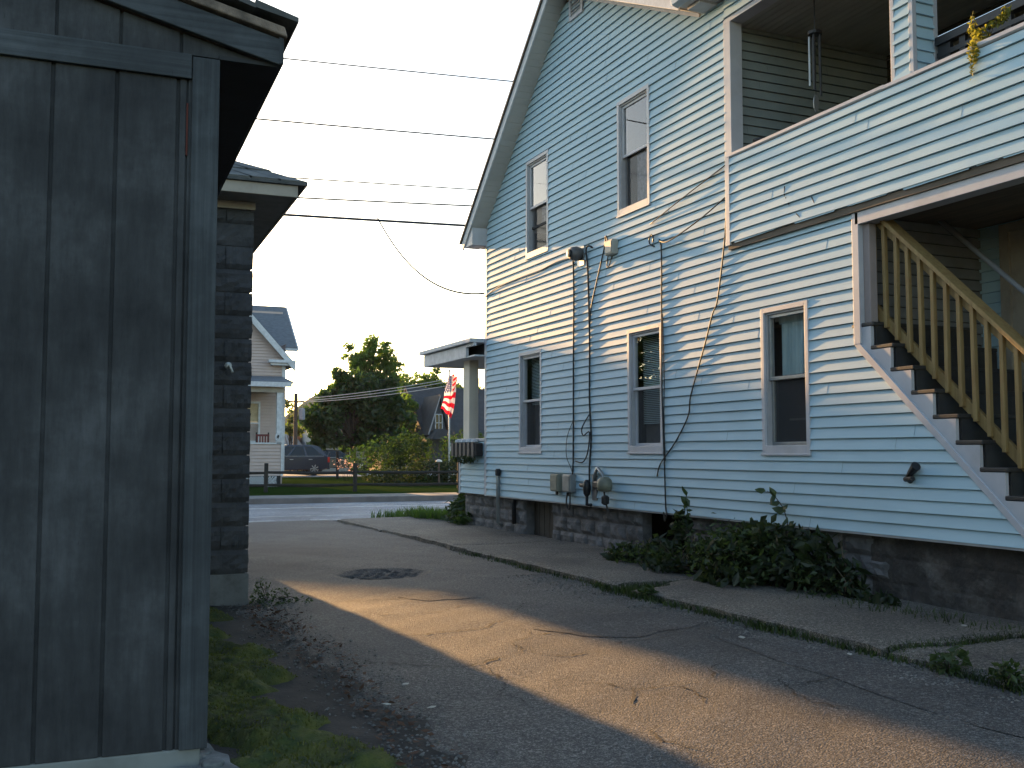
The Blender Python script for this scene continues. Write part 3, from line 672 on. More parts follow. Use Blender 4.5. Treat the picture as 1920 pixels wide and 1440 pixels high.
mb = MB(); mb.box(6.62, 6.66, 13.3, 14.3, 0, .62); 
for k in range(5): mb.box(6.6, 6.625, 13.38 + k * .18, 13.54 + k * .18, .02, .58)
mb.build('cellar_board', flat('brown_cellar_board', (.06, .05, .04), .9), house)
mb = MB(); mb.box(6.95, 7.0, 9.0, 13.0, -.06, .61); mb.box(6.61, 6.95, 9.0, 13.0, -.06, .075); mb.build('cellar_opening', flat('cellar_shade_black', (.006, .006, .007), .95), house)  # black back and floor panels paint in the darkness of the opening
mb = MB(); mb.box(W - .01, W + .12, 2, 15.6, HZ - .02, HZ - .004); mb.build('starter_strip', M_TRIM, house)

# upper porch: parapet, posts, beam, recess
PX = W - .05
def fP(u, o, z): return (PX - o, u, z)
mb = MB(); siding(mb, fP, lambda z: 2.0, lambda z: 8.76, 3.47, 4.36, seed=9, wob=.0028, step=.3)
pw = mb.build('porch_wall', M_SIDING, house)
mb = MB(); mb.box(PX - .024, W + .1, 8.76, 8.83, 3.44, 4.40); mb.build('corner_trim', M_TRIM, pw, .003)
mb = MB()
for a, b, dz in ((6.55, 8.8, 0), (5.62, 6.56, .006), (4.6, 5.63, .0), (2, 4.61, .004)):
    mb.prism([(PX - .028, 4.372 - dz), (PX - .026, 4.402 - dz), (W + .2, 4.425 - dz), (W + .2, 4.36), (PX - .012, 4.36)], 1, a, b)
mb.build('cap', M_TRIM, pw, .002)
rng = random.Random(2); mb = MB(); y = 8.7      # ragged lower edge, lifted flaps
while y > 2.2:
    l = rng.uniform(.2, .7); d = rng.uniform(0, .013)
    mb.add([(PX - .0165, y, 3.472), (PX - .0165, y - l, 3.472), (PX - .018 - rng.uniform(0, .004), y - l * .98, 3.462 - d * rng.random()), (PX - .018, y - .02, 3.462 - d)], [(0, 1, 2, 3)]); y -= l * rng.uniform(.9, 1.5)
mb.build('loose_strip', M_SIDING, pw)
for y, z, dz in ((7.88, 3.85, .1), (7.87, 3.74, .09), (7.5, 3.66, .09), (7.72, 3.55, .05)):      # split board ends
    mb = MB(); mb.bar((PX - .014, y, z), (PX - .02, y - .02 * (dz < .095) * 3, z - dz), .005, .007); mb.build('board_crack', M_BRICKDK, pw)
mb = MB(); mb.box(PX + .0, 7.95, 2, 8.82, 3.40, 3.462); mb.build('porch_floor', mat('porch_underside', (.16, .12, .09), (.10, .08, .06), 3, .8, stretch=(6, .6, 1)), house)
mb = MB(); mb.box(W - .03, W + .12, 2, 6.98, 3.29, 3.399); mb.build('stair_header', M_TRIM, house, .004)
mb = MB(); mb.box(W - .022, W + .13, 8.78, 8.9, 4.36, 5.84); mb.build('porch_post', M_TRIM, house, .005)
# square post clad in boards
pm = MB(); pm.box(W - .0, W + .24, 6.285, 6.5, 4.4, 5.84); pst = pm.build('porch_post', M_SIDING, house)
mb = MB(); siding(mb, lambda u, o, z: (W - o, u, z), lambda z: 6.30, lambda z: 6.49, 4.42, 5.83, seed=5, seams=False, step=1)
siding(mb, lambda u, o, z: (u, 6.285 - o, z), lambda z: W + .02, lambda z: W + .22, 4.42, 5.83, seed=6, seams=False, step=1); mb.build('cladding', M_SIDING, pst)
mb = MB()
for x, y in ((W - .018, 6.475), (W - .018, 6.267), (W + .215, 6.267)): mb.box(x, x + .045, y, y + .045, 4.42, 5.84)
mb.build('corner_trim', M_TRIM, pst, .003)
mb = MB(); mb.box(W - .02, W + .14, 2, 8.9, 5.84, 5.89); mb.box(W - .012, W + .13, 2, 8.9, 5.891, 6.13); bm = mb.build('porch_beam', M_TRIM, house, .003)
mb = MB(); siding(mb, lambda u, o, z: (W - .012 - o, u, z), lambda z: 2, lambda z: 8.88, 5.9, 6.12, seed=7); mb.build('cladding', M_SIDING, bm)
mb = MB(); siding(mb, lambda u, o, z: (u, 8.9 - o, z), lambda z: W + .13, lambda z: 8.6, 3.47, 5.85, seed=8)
mb.build('recess_wall', mat('shaded_recess_siding', (.25, .285, .28), (.21, .24, .24), 2, .7), house)  # porch shade is put into this darker grey siding colour
boxpart('added_end_wall', M_SIDING, house, (W + .2, 8.6, 1.9, 2.0, 3.4, 5.9)); boxpart('added_end_wall', M_SIDING, house, (W + .02, 8.0, 1.9, 2.0, .6, 3.39))  # out-of-view walls added to keep light out of recess and stairwell
mb = MB(); siding(mb, lambda u, o, z: (8.6 - o, u, z), lambda z: 2, lambda z: 8.9, 3.47, 5.85, seed=12, seams=False); mb.build('recess_back', flat('shaded_porch_back', (.05, .046, .042), .8), house)  # recess shade painted into the back wall's dark colour
mb = MB()
x = W + .14
while x < 8.6: mb.box(x, x + .082, 2, 8.9, 5.852, 5.87); x += .088
mb.build('porch_ceiling', mat('porch_ceiling_boards', (.40, .39, .35), (.32, .31, .28), 3, .8, stretch=(4, .5, 1)), house)
mb = MB(); mb.box(8.53, 8.575, 8.0, 8.08, 3.47, 5.55); mb.box(8.53, 8.575, 7.1, 7.18, 3.47, 5.55); mb.box(8.53, 8.575, 7.1, 8.08, 5.55, 5.63); mb.box(8.56, 8.58, 7.18, 8.0, 3.47, 5.55); mb.build('porch_door', flat('dim_door', (.10, .10, .10)), house)
# porch roof edge above
mb = MB(); mb.box(6.03, 9, 2, 9.27, 6.135, 6.15); mb.box(6.03, 9.0, 2, 9.27, 6.2, 6.4)
pr_ = mb.build('porch_roof', M_SOFFIT, house)
mb = MB(); mb.prism([(5.93, 6.26), (5.95, 6.15), (6.03, 6.13), (6.03, 6.28)], 1, 2, 9.3); mb.build('gutter', mat('gutter_metal', (.50, .55, .60), (.44, .49, .54), 4, .4), pr_, .004)
mb = MB(); mb.box(6.12, W - .01, 9.0, 9.24, 6.10, 6.134); mb.box(6.12, W - .01, 2, 9.0, 6.125, 6.134); mb.build('soffit_end', M_TRIM, pr_, .003)

# lower stair opening
ST = .926
mb = MB(); mb.box(W - .03, W + .03, 6.94, 7.02, 2.24, 3.40)
mb.prism([(7.02, 2.24), (6.95, 2.24), (1.95, 2.24 - 5.0 * ST), (1.95, 2.24 - 5.0 * ST - .05), (6.98, 2.19)], 0, W - .028, W + .03)
mb.build('stair_trim', M_TRIM, house, .003)
mb = MB(); mb.box(W + .02, W + .1, 6.86, 6.939, 2.24, 3.29); mb.build('opening_post', mat('bare_post', (.34, .27, .25), (.28, .23, .22), 4, .7), house, .005)
mb = MB(); rise = ST * .222
treads = MB(); stg = MB()
for k in range(13):
    yb = 6.83 - .222 * k; zt = 2.385 - rise * k
    mb.box(W + .03, 7.55, yb - .02, yb, zt - rise, zt)                       # riser below this nosing
    treads.box(W - .016, 7.55, yb - .03, yb + .23, zt, zt + .035)
    stg.prism([(yb + .222, zt - .002), (yb + .0, zt - .002), (yb + .0, zt - .30), (yb + .222, zt - .30 + rise)], 0, W - .012, W + .02)
stair = mb.build('staircase', M_DARKPAINT, house)
treads.build('tread', M_DARKPAINT, stair, .008); stg.build('stringer', M_TRIM, stair)
# new lumber balustrade
def zh(y): return 3.30 - (6.84 - y) * .905
mb = MB(); xr = W + .14
mb.bar((xr, 6.93, zh(6.93)), (xr, 3.0, zh(3.0)), .04, .09); hr = mb.build('stair_railing', M_WOODNEW, house, .004)
mb = MB(); mb.bar((xr - .01, 6.93, zh(6.93) + .065), (xr - .01, 3.0, zh(3.0) + .065), .135, .036); mb.build('handrail', M_WOODNEW, hr, .005)
mb = MB(); mb.bar((xr, 6.97, zh(6.97) - .83), (xr, 3.0, zh(3.0) - .83), .04, .085); mb.build('bottom_rail', M_WOODNEW, hr, .004)
for k in range(28):
    y = 6.90 - k * .131; j = random.Random(k).uniform(-.006, .006); mb = MB()
    mb.bar((xr - .034, y + j, zh(y) - .87), (xr - .034, y - j, zh(y) + .03), .036, .036, (0, 1, 0)); mb.build('baluster', M_WOODNEW, hr, .003)
mb = MB(); mb.box(xr - .05, xr + .05, 5.18, 5.27, .2, 3.35); mb.build('newel_post', mat('new_lumber_yellow', (.50, .38, .12), (.42, .30, .09), 5, .7), hr, .005)
# back wall of the stairwell and its pale handrail
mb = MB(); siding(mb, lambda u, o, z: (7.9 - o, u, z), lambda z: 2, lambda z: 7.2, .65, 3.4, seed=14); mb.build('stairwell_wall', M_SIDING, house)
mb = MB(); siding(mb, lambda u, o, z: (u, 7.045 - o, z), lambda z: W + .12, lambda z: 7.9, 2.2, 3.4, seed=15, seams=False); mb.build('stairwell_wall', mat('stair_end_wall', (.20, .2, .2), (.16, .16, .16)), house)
mb = MB(); mb.tube([(7.3, 7.0, 3.46), (7.3, 3.0, 3.46 - 4.0 * .9)], .022, 8); mb.build('handrail', M_TRIM, house, smooth=True)
mb = MB(); mb.box(7.84, 7.9, 6.68, 6.78, 1.0, 3.3); mb.box(7.84, 7.9, 5.7, 5.8, 1.0, 3.3); mb.box(7.84, 7.9, 5.7, 6.78, 3.3, 3.38); mb.box(7.87, 7.9, 5.8, 6.68, 1.0, 3.3); mb.build('stair_door', M_CREAMTRIM, house)

# street side porch
mb = MB(); siding(mb, lambda u, o, z: (W - o, u, z), lambda z: 15.68, lambda z: 16.76, HZ, 1.48, seed=16, seams=False)
mb.box(W + .02, W + .1, 15.66, 16.8, HZ, 1.48); fp = mb.build('front_porch_wall', M_SIDING, house)
mb = MB(); mb.box(W - .022, W + .08, 16.76, 16.84, HZ - .02, 1.48); mb.build('corner_trim', M_TRIM, fp, .003)
mb = MB(); mb.box(W - .03, W + .16, 15.66, 16.9, 1.481, 1.53); mb.build('cap', M_TRIM, fp, .004)
mb = MB(); mb.box(W, W + .17, 16.40, 16.68, 1.53, 2.88); fc = mb.build('porch_column', mat('cream_column', (.66, .60, .50), (.60, .54, .46), 3, .6), house, .006)
mb = MB(); mb.box(6.17, 12, 15.66, 18.15, 2.875, 2.90); mb.box(6.15, 6.2, 16.02, 18.15, 2.88, 3.09); mb.box(6.15, 12, 18.15, 18.2, 2.88, 3.09); mb.box(6.15, 6.2, 15.66, 16.01, 3.05, 3.10)
pr2 = mb.build('front_porch_roof', M_WHITE, house)  # whiteness of the sun haze is put into this roof's paint
mb = MB(); mb.box(6.08, 12, 15.66, 18.28, 3.105, 3.17); mb.build('roof_edge', M_WHITE, pr2, .004)
mb = MB(); mb.box(6.4, 12, 15.7, 18.1, 2.91, 3.1); mb.build('porch_void', M_INT, pr2)
mb = MB(); mb.box(6.47, 12, 16.75, 16.85, -.1, .6); mb.box(W + .1, 12, 15.66, 16.8, .5, .6); mb.build('front_porch_base', M_BLOCKF, house)

# ---------------------------------------------------------------- things fixed to the blue house wall
def cable(label, pts, r=.008, m=None, name='cable', group='cables on the blue wall'):
    P = [Vector(p) for p in pts]; Q = []
    for i in range(len(P) - 1):      # smooth the path
        a, b, c, d = P[max(i - 1, 0)], P[i], P[i + 1], P[min(i + 2, len(P) - 1)]
        for k in range(6):
            t = k / 6; Q.append(.5 * ((2 * b) + (c - a) * t + (2 * a - 5 * b + 4 * c - d) * t * t + (3 * b - a - 3 * c + d) * t ** 3))
    Q.append(P[-1]); mb = MB(); mb.tube(Q, r, 6)
    return tag(mb.build(name, m or M_CABLE, smooth=True), label, 'cable', group)
X1 = W - .03
cable('thick black cable from the round insulator straight down to the grey boxes', [(X1, 12.42, 3.94), (X1, 12.40, 3.5), (X1, 12.42, 2.5), (X1, 12.43, 1.6), (X1, 12.45, 1.05), (X1 - .02, 12.5, .97)], .012)
cable('thin brown wire running loose beside the thick black cable', [(X1, 12.44, 1.72), (X1 - .02, 12.58, 1.5), (X1 - .02, 12.6, 1.25), (X1, 12.5, 1.08), (X1, 12.46, .98)], .005)
cable('black conduit with a bent top running down to the dark valve', [(X1, 11.86, 3.99), (X1 - .02, 11.93, 4.02), (X1 - .02, 12.0, 3.97), (X1, 11.99, 3.7), (X1, 11.95, 2.8), (X1, 11.96, 2.0), (X1, 11.92, 1.5), (X1, 11.97, 1.1), (X1, 11.97, .9)], .013)
cable('black cable slanting down to the bent conduit', [(X1, 11.40, 3.90), (X1 - .02, 11.45, 4.06), (X1, 11.52, 3.95), (X1, 11.7, 3.6), (X1, 11.9, 3.2), (X1, 11.95, 2.9)], .009)
cable('short black cable hanging from the beige box', [(X1, 11.33, 3.78), (X1 - .02, 11.38, 3.66), (X1 - .01, 11.45, 3.68), (X1, 11.42, 3.85)], .008)
cable('cable loop hanging off the bent conduit to the left', [(X1, 11.96, 1.8), (X1 - .03, 12.12, 1.62), (X1 - .03, 12.08, 1.52), (X1 - .02, 11.93, 1.56), (X1 - .02, 11.98, 1.3), (X1 - .02, 12.12, 1.17), (X1 - .01, 12.35, 1.18)], .009)
cable('long thin grey wire hanging straight down between the two right lower windows', [(X1, 10.20, 3.78), (X1, 10.16, 3.6), (X1, 10.17, 2.8), (X1 - .01, 10.16, 2.0), (X1, 10.14, 1.2), (X1, 10.12, .68), (X1 - .01, 10.08, .6), (X1 - .01, 10.13, .52), (X1 - .01, 10.15, .62)], .009)
cable('thin black wire beside the long grey one near the middle window', [(X1, 10.15, 2.9), (X1 - .01, 10.11, 2.2), (X1, 10.14, 1.75), (X1, 10.12, 1.2)], .006)
cable('thin black cable slanting across the wall from the porch corner', [(X1, 8.88, 4.0), (X1, 8.90, 3.6), (X1, 9.05, 2.93), (X1, 9.15, 2.77), (X1, 9.31, 2.44), (X1, 9.58, 1.93), (X1, 9.64, 1.7), (X1, 9.91, 1.41), (X1, 10.22, 1.17), (X1, 10.3, 1.02)], .008)
cable('sagging wire strung from the ring hook to the porch corner', [(X1, 10.22, 3.77), (X1 - .06, 9.9, 3.70), (X1 - .05, 9.3, 3.82), (X1, 8.88, 3.98)], .008)
cable('second wire strung under the porch corner, higher of the two', [(X1, 10.4, 4.0), (X1 - .02, 9.7, 4.14), (X1, 8.88, 4.32)], .007)
cable('cable running along the wall from the far corner to the round insulator', [(X1, 15.6, 3.86), (X1, 15.0, 3.94), (X1 - .01, 14.1, 3.95), (X1, 13.5, 3.95), (X1, 12.9, 3.98), (X1, 12.45, 3.96)], .010, M_CABLEW)
cable('looped black cables hanging below the grey boxes', [(X1 - .05, 12.5, .8), (X1 - .06, 12.53, .62), (X1 - .05, 12.47, .53), (X1 - .06, 12.42, .62), (X1 - .05, 12.44, .8)], .011)
def fixture(name, label, cat, y, z, group=None): return empty(name, (W - .015, y, z), label, cat, group)
def meterbox(label, y, z, m):
    t = fixture('utility_box', label, 'utility box', y, z, 'boxes low on the blue wall')
    mb = MB(); mb.box(W - .11, W - .01, y - .12, y + .12, z, z + .24); mb.build('case', m, t, .012)
    mb = MB(); mb.box(W - .118, W - .111, y - .1, y + .1, z + .02, z + .22); mb.build('cover', m, t, .004)
    mb = MB(); mb.tube([(W - .06, y, z + .01), (W - .06, y, z - .05)], .02, 8); mb.build('cable_gland', M_BLACK, t)
meterbox('greenish grey utility box, left one of the pair under the thick cable', 12.88, .76, flat('olive_box', (.24, .24, .19), .6))
meterbox('blue grey utility box, right one of the pair under the thick cable', 12.5, .76, M_GREYBOX)
t = fixture('gas_valve', 'dark valve with a wooden backing where the bent conduit ends', 'valve', 11.97, .72)
mb = MB(); mb.box(W - .03, W - .006, 11.78, 11.9, .68, 1.0); mb.build('backboard', flat('board_grey', (.22, .2, .19)), t)
mb = MB(); mb.lathe((W - .07, 11.97, .86), [(.02, -.14), (.045, -.1), (.055, -.02), (.045, .05), (.02, .08)], 12); mb.tube([(W - .07, 11.97, .86), (W - .07, 12.14, .87)], .03, 8); mb.tube([(W - .07, 11.97, .74), (W - .07, 11.97, .62), (W - .07, 11.86, .62)], .022, 8); mb.build('valve_body', M_BLACK, t, smooth=True)
t = fixture('flood_lamp', 'grey floodlamp with an arched bracket low on the wall', 'lamp', 11.4, .8)
mb = MB(); mb.tube([(W - .03, 11.86, .82), (W - .05, 11.8, 1.0), (W - .06, 11.69, 1.1), (W - .06, 11.58, 1.03), (W - .05, 11.5, .86)], .022, 8); mb.build('bracket', M_GALV, t, smooth=True)
mb = MB(); mb.box(W - .08, W - .01, 11.5, 11.8, .83, .93); mb.build('housing', M_BLACK, t, .02)
mb = MB(); mb.lathe((W - .14, 11.36, .9), [(.03, -.09), (.085, -.08), (.1, -.02), (.09, .05), (.05, .09)], 14); mb.build('lamp_head', flat('olive_lamp', (.20, .20, .15), .5), t, smooth=True)
mb = MB(); mb.tube([(W - .1, 11.45, .8), (W - .1, 11.42, .7), (W - .07, 11.4, .55)], .012, 6); mb.lathe((W - .1, 11.42, .7), [(.02, -.06), (.05, -.04), (.05, .04), (.02, .06)], 10); mb.build('plug', M_BLACK, t)
t = fixture('insulator', 'round grey insulator at the top of the thick black cable', 'insulator', 12.2, 3.85)
mb = MB(); mb.lathe((W - .1, 12.2, 3.96), [(.04, -.085), (.085, -.07), (.1, 0), (.085, .07), (.04, .09)], 16, 0); mb.build('body', flat('grey_porcelain', (.10, .095, .095), .4), t, smooth=True)
mb = MB(); mb.lathe((W - .2, 12.2, 3.96), [(.02, -.02), (.055, -.015), (.055, .012)], 12, 0); mb.build('knob', M_BLACK, t)
mb = MB(); mb.box(W - .03, W, 12.1, 12.3, 3.8, 4.06); mb.build('plate', M_GALV, t)
t = fixture('junction_box', 'small beige junction box right of the slanting cable', 'junction box', 11.3, 3.79)
mb = MB(); mb.box(W - .1, W - .008, 11.2, 11.4, 3.79, 3.98); mb.build('case', mat('beige_box', (.40, .38, .33), (.34, .32, .28), 5, .6), t, .012)
mb = MB(); mb.box(W - .108, W - .101, 11.22, 11.38, 3.81, 3.96); mb.build('cover', M_GREYBOX, t, .003)
mb = MB(); mb.tube([(W - .02, 10.33, 3.72)] + [(W - .05, 10.35 + .045 * math.cos(a), 3.8 + .06 * math.sin(a)) for a in (i * .5 - 1.2 for i in range(11))], .010, 6)
tag(mb.build('wire_hook', M_BLACK), 'black ring hook under the second upper window', 'hook')
t = fixture('wall_lamp', 'small black spotlight bracket alone on the blue boards', 'spotlight', 6.42, 1.06)
mb = MB(); mb.lathe((W - .02, 6.42, 1.09), [(.035, -.01), (.045, 0), (.03, .014)], 12, 0); mb.tube([(W - .03, 6.46, 1.08), (W - .05, 6.36, 1.085)], .022, 8); mb.build('base', M_BLACK, t)
mb = MB(); mb.tube([(W - .03, 6.44, 1.09), (W - .06, 6.37, 1.15)], .018, 8); mb.build('arm', M_BLACK, t)
mb = MB(); mb.tube([(W - .05, 6.385, 1.13), (W - .07, 6.30, 1.19)], [.026, .04], 10); mb.build('head', M_BLACK, t)
t = empty('gas_pipe', (W - .05, 15.0, .1), 'grey vertical pipe at the far house corner', 'pipe')
mb = MB(); mb.tube([(W - .01, 15.0, 1.0), (W - .05, 15.0, 1.02), (W - .055, 15.0, .95), (W - .055, 15.0, .2), (W + .02, 15.0, .15)], .03, 8); mb.build('pipe', M_GALV, t, smooth=True)
mb = MB(); mb.lathe((W - .055, 15.0, .98), [(.03, -.05), (.045, -.04), (.045, .04), (.03, .06)], 10); mb.build('cap', M_BLACK, t)
mb = MB(); mb.tube([(6.42, 14.62, .2), (6.41, 14.62, .5), (6.40, 14.58, .58), (6.46, 14.5, .6)], .035, 8); tag(mb.build('vent_pipe', M_BLACK, smooth=True), 'short dark vent pipe against the stone base by the grey pipe', 'pipe')
# black railing, plants and clutter of the upper porch
t = empty('porch_railing', (W + .3, 4.5, 4.2), 'black slatted railing standing behind the clad parapet', 'railing')
mb = MB(); mb.box(6.55, 6.63, 3.2, 6.24, 4.66, 4.73); mb.build('top_rail', M_BLACK, t, .004)
mb = MB(); mb.box(6.57, 6.61, 3.2, 6.24, 4.56, 4.6); mb.build('mid_rail', M_BLACK, t)
for k in range(14):
    y = 6.2 - k * .22; mb = MB(); mb.box(6.575, 6.605, y - (.1 if k == 0 else .03), y + .03, 3.5, 4.66); mb.build('slat', M_BLACK, t)
plant('trailing_plant', 'yellow-green trailing plant spilling over the porch parapet', 'plant', (6.36, 5.57, 4.42), [(6.33, 5.58, 4.47, .05, .07, .06), (6.34, 5.66, 4.58, .025, .04, .1), (6.34, 5.44, 4.52, .03, .1, .04), (6.34, 5.36, 4.57, .02, .05, .05), (6.27, 5.6, 4.33, .03, .05, .1), (6.265, 5.62, 4.22, .015, .02, .1)], 300, .022, leafmat('yellow_leaf', (.16, .17, .02), (.35, .35, .04)), 71, 8, None, .2, .003)
t = empty('wind_chime', (6.8, 8.0, 4.7), 'dark wind chime hanging from the porch ceiling', 'wind chime')
mb = MB(); mb.tube([(6.8, 8, 5.85), (6.8, 8, 5.5)], .006, 5); mb.tube([(6.8, 8, 5.46), (6.8, 8, 4.78)], .003, 5); mb.build('cord', M_BLACK, t)
mb = MB(); mb.lathe((6.8, 8, 5.5), [(.03, -.03), (.07, -.03), (.07, 0), (.02, .02)], 12); mb.build('disc', M_BLACK, t)
for k in range(5):
    a = k * 1.2566; l = .38 + .06 * k; mb = MB(); x, y = 6.8 + .055 * math.cos(a), 8 + .055 * math.sin(a); mb.tube([(x, y, 5.45), (x, y, 5.45 - l)], .012, 8); mb.build('chime_tube', M_GALV if k == 2 else M_BLACK, t)
mb = MB(); mb.prism([(6.8 + .035 * math.cos(i), 4.77 + .09 * math.sin(i)) for i in (k * .63 for k in range(10))], 1, 7.995, 8.005); mb.build('paddle', M_GALV, t)
t = empty('planter_box', (6.42, 8.5, 4.42), 'dark pot standing on the parapet beside the porch corner post', 'plant pot')
mb = MB(); mb.lathe((6.55, 8.56, 4.40), [(.06, 0), (.075, .1), (.085, .11), (.085, .13), (.06, .13)], 14); mb.build('pot', M_BLACK, t, smooth=True)
mb = MB(); mb.box(6.5, 6.66, 8.2, 8.42, 4.40, 4.5); tag(mb.build('green_box', flat('dull_green', (.10, .14, .12)), bevel=.01), 'dull green box on the parapet next to the dark pot', 'box')
# flower box on the street porch wall
t = empty('hanging_planter', (6.3, 16.25, 1.2), 'dark wooden planter hung on the street porch wall with trailing plants', 'planter')
mb = MB(); mb.box(6.22, 6.34, 15.72, 16.82, 1.24, 1.45); mb.build('box', flat('dark_planter', (.03, .025, .025), .9), t, .01)
for k in range(6):
    y = 15.8 + k * .19; mb = MB(); mb.box(6.2, 6.219, y, y + .1, 1.21 + .02 * (k % 2), 1.46); mb.build('slat', flat('planter_slat', (.10, .085, .08)), t)
for k in range(4): mb = MB(); mb.lathe((6.28, 15.95 + k * .25, 1.45), [(.03, 0), (.07, .02), (.06, .06), (.02, .07)], 8); mb.build('pale_pot', M_WHITE, t)
V = leafquads([(6.2, 16.2, 1.18, .05, .5, .06)], 260, .03, np.random.default_rng(3)); leaf_mb(V).build('foliage', M_BUSH, t)

# ================================================================ SHED
SH = empty('garden_shed', (.56, 4.36, 0), 'dark grey weathered wooden shed with grooved board walls', 'shed', rz=R(-1.4))
def roof_z(x): return 3.2 - .235 * x
mb = MB(); xs = [0, -.158] + [-.394 - .2365 * k for k in range(14)]
for a, b in zip(xs[1:], xs[2:]): mb.box(b + .007, a - .007, 0, .03, .12, 2.86)
mb.box(-.158 + .007, -.125, 0, .03, .12, 2.86); mb.box(-.118, -.06, 0, .03, .12, 2.86)
mb.box(-3.6, -.002, .012, .05, .12, 2.9)
sw = mb.build('board_wall', M_SHED, SH, local=True, bevel=.003)
mb = MB(); g = [.2, -.15, -.384, -.623] + [-.623 - .238 * k for k in range(1, 13)]
for a, b in zip(g[:-1], g[1:]):
    a2, b2 = a - .006, b + .006; mb.prism([(b2, 2.945), (a2, 2.945), (a2, max(2.95, roof_z(a2) - .20)), (b2, roof_z(b2) - .20)], 1, -.004, .03)
mb.prism([(-3.6, 2.945), (.2, 2.945), (.2, 2.95), (-3.6, roof_z(-3.6) - .2)], 1, .01, .05)
mb.build('gable_boards', M_SHED, SH, local=True, bevel=.003)
boxpart('corner_board', M_SHEDTRIM, SH, (-.105, .004, -.024, .0, .12, 2.935), local=True)
boxpart('trim_board', M_SHEDTRIMH, SH, (-3.6, -.108, -.022, -.001, 2.84, 2.944), local=True)
mb = MB(); mb.box(-3.6, .0, .03, .06, .1, 2.9); mb.box(-.03, 0, .05, 4.0, .12, 2.93); mb.box(-3.6, 0, 3.95, 4.0, .1, 3.2); mb.box(-3.6, -3.55, 0.05, 4, .1, 3.5); mb.build('side_wall', M_SHED, SH, local=True)
mb = MB(); mb.box(.001, .24, -.02, 4.15, 2.938, 2.955); mb.build('soffit', flat('shed_soffit', (.03, .032, .036), .9), SH, local=True)
mb = MB()
mb.prism([(.245, 2.94), (.245, 3.052), (-3.6, 3.052 + 3.845 * .235), (-3.6, 2.94 + 3.845 * .243)], 1, -.05, -.024); mb.build('rake_board', M_SHEDTRIMH, SH, local=True, bevel=.004)
mb = MB(); mb.box(.241, .262, -.05, 4.15, 2.945, 3.06); mb.build('fascia', M_SHEDTRIM, SH, local=True, bevel=.003)
rng = random.Random(6); mb = MB()
mb.prism([(.275, 3.056), (.262, 3.10), (-3.6, 3.10 + 3.86 * .235), (-3.6, 3.056 + 3.86 * .235)], 1, -.07, 4.2)
rr = mb.build('roof', M_SHEDROOF, SH, local=True, bevel=.006)
mb = MB(); x = .315
while x > -3.6:
    l = rng.uniform(.1, .2); z = roof_z(x) - .012; dz = rng.uniform(.0, .012)
    mb.prism([(x, z - .006 + dz), (x, z + .014 + dz), (x - l, z + .03 + l * .235 + dz * .3), (x - l, z + l * .235)], 1, -.085 - rng.uniform(0, .02), 4.25); x -= l
mb.build('shingles', M_SHING, rr, local=True)
mb = MB(); mb.box(-3.65, -.02, .0, 4.0, -.1, .12); mb.build('concrete_base', mat('shed_base', (.20, .215, .21), (.16, .17, .165), 3, .9, dirt=(.1, .1, .085), dscale=3), SH, local=True, bevel=.008)
mb = MB(); mb.box(-.125, -.118, -.006, .004, 2.52, 2.74); mb.build('rust_streak', flat('rust', (.10, .025, .018), .9), SH, local=True)

# ================================================================ ROCK BLOCK BUILDING
BB = empty('block_building', (1.49, 9.02, 0), 'dark building of rock-faced blocks with a hipped roof beside the drive', 'building', rz=R(-1.6))
BL = 7.0
rng = random.Random(31); mb = MB()
def rock(axis, a0, a1, z0, z1, base):
    n, m = 9, 6; V = []
    for j in range(m):
        for i in range(n):
            u, v = i / (n - 1), j / (m - 1); e = min(v, 1 - v) if axis == 0 else min(u, 1 - u, v, 1 - v)
            d = .004 + (.026 * min(1, .25 + e * 3.5) * (.55 + .9 * rng.random()) if e > 0 else .002)
            if axis == 0: V.append((a0 + (a1 - a0) * u, base - d, z0 + (z1 - z0) * v))
            else: V.append((base + d, a0 + (a1 - a0) * u, z0 + (z1 - z0) * v))
    F = [(j * n + i, j * n + i + 1, (j + 1) * n + i + 1, (j + 1) * n + i) for j in range(m - 1) for i in range(n - 1)]
    mb.add(V, F)
z = .275; k = 0
while z < 3.3:
    zt = min(z + .2, 3.40); x = -.02 - (.22 if k % 2 else .42)
    rock(0, x, -.012, z + .004, zt - .004, 0); 
    while x > -3: rock(0, x - .42, x - .006, z + .004, zt - .004, 0); x -= .42
    y = .01 + (.42 if k % 2 else .22); rock(1, .0, y - .006, z + .004, zt - .004, -.035)
    while y < BL: rock(1, y, min(y + .41, BL), z + .004, zt - .004, -.035); y += .42
    z = zt; k += 1
mb.box(-3, -.034, .004, BL, .27, 3.45)
mb.build('block_wall', M_CMU, BB, local=True)
mb = MB(); mb.box(-3, .0, .0, BL, -.1, .272); mb.build('concrete_base', M_CMUBASE, BB, local=True, bevel=.01)
mb = MB(); mb.box(-3, .0, -.03, .0, 3.40, 3.468); mb.box(-.03, .0, .0, BL, 3.42, 3.468); mb.build('frieze', M_CREAMTRIM, BB, local=True, bevel=.004)
mb = MB(); mb.box(-3.3, .29, -.35, BL + .35, 3.469, 3.48); mb.build('soffit', flat('cream_soffit', (.24, .23, .20), .8), BB, local=True)
mb = MB(); mb.box(-3.3, .305, -.37, -.345, 3.462, 3.56); mb.box(.285, .305, -.345, BL + .37, 3.462, 3.56); mb.build('fascia', M_CREAMTRIM, BB, local=True, bevel=.004)
mb = MB(); A, B_, Cc, D = (.38, -.4, 3.585), (.38, BL + .4, 3.585), (-3.4, BL + .4, 3.585), (-3.4, -.4, 3.585); r0, r1 = (-1.5, 1.48, 4.56), (-1.5, BL - 1.48, 4.56)
low = [(p[0], p[1], 3.563) for p in (A, B_, Cc, D)]
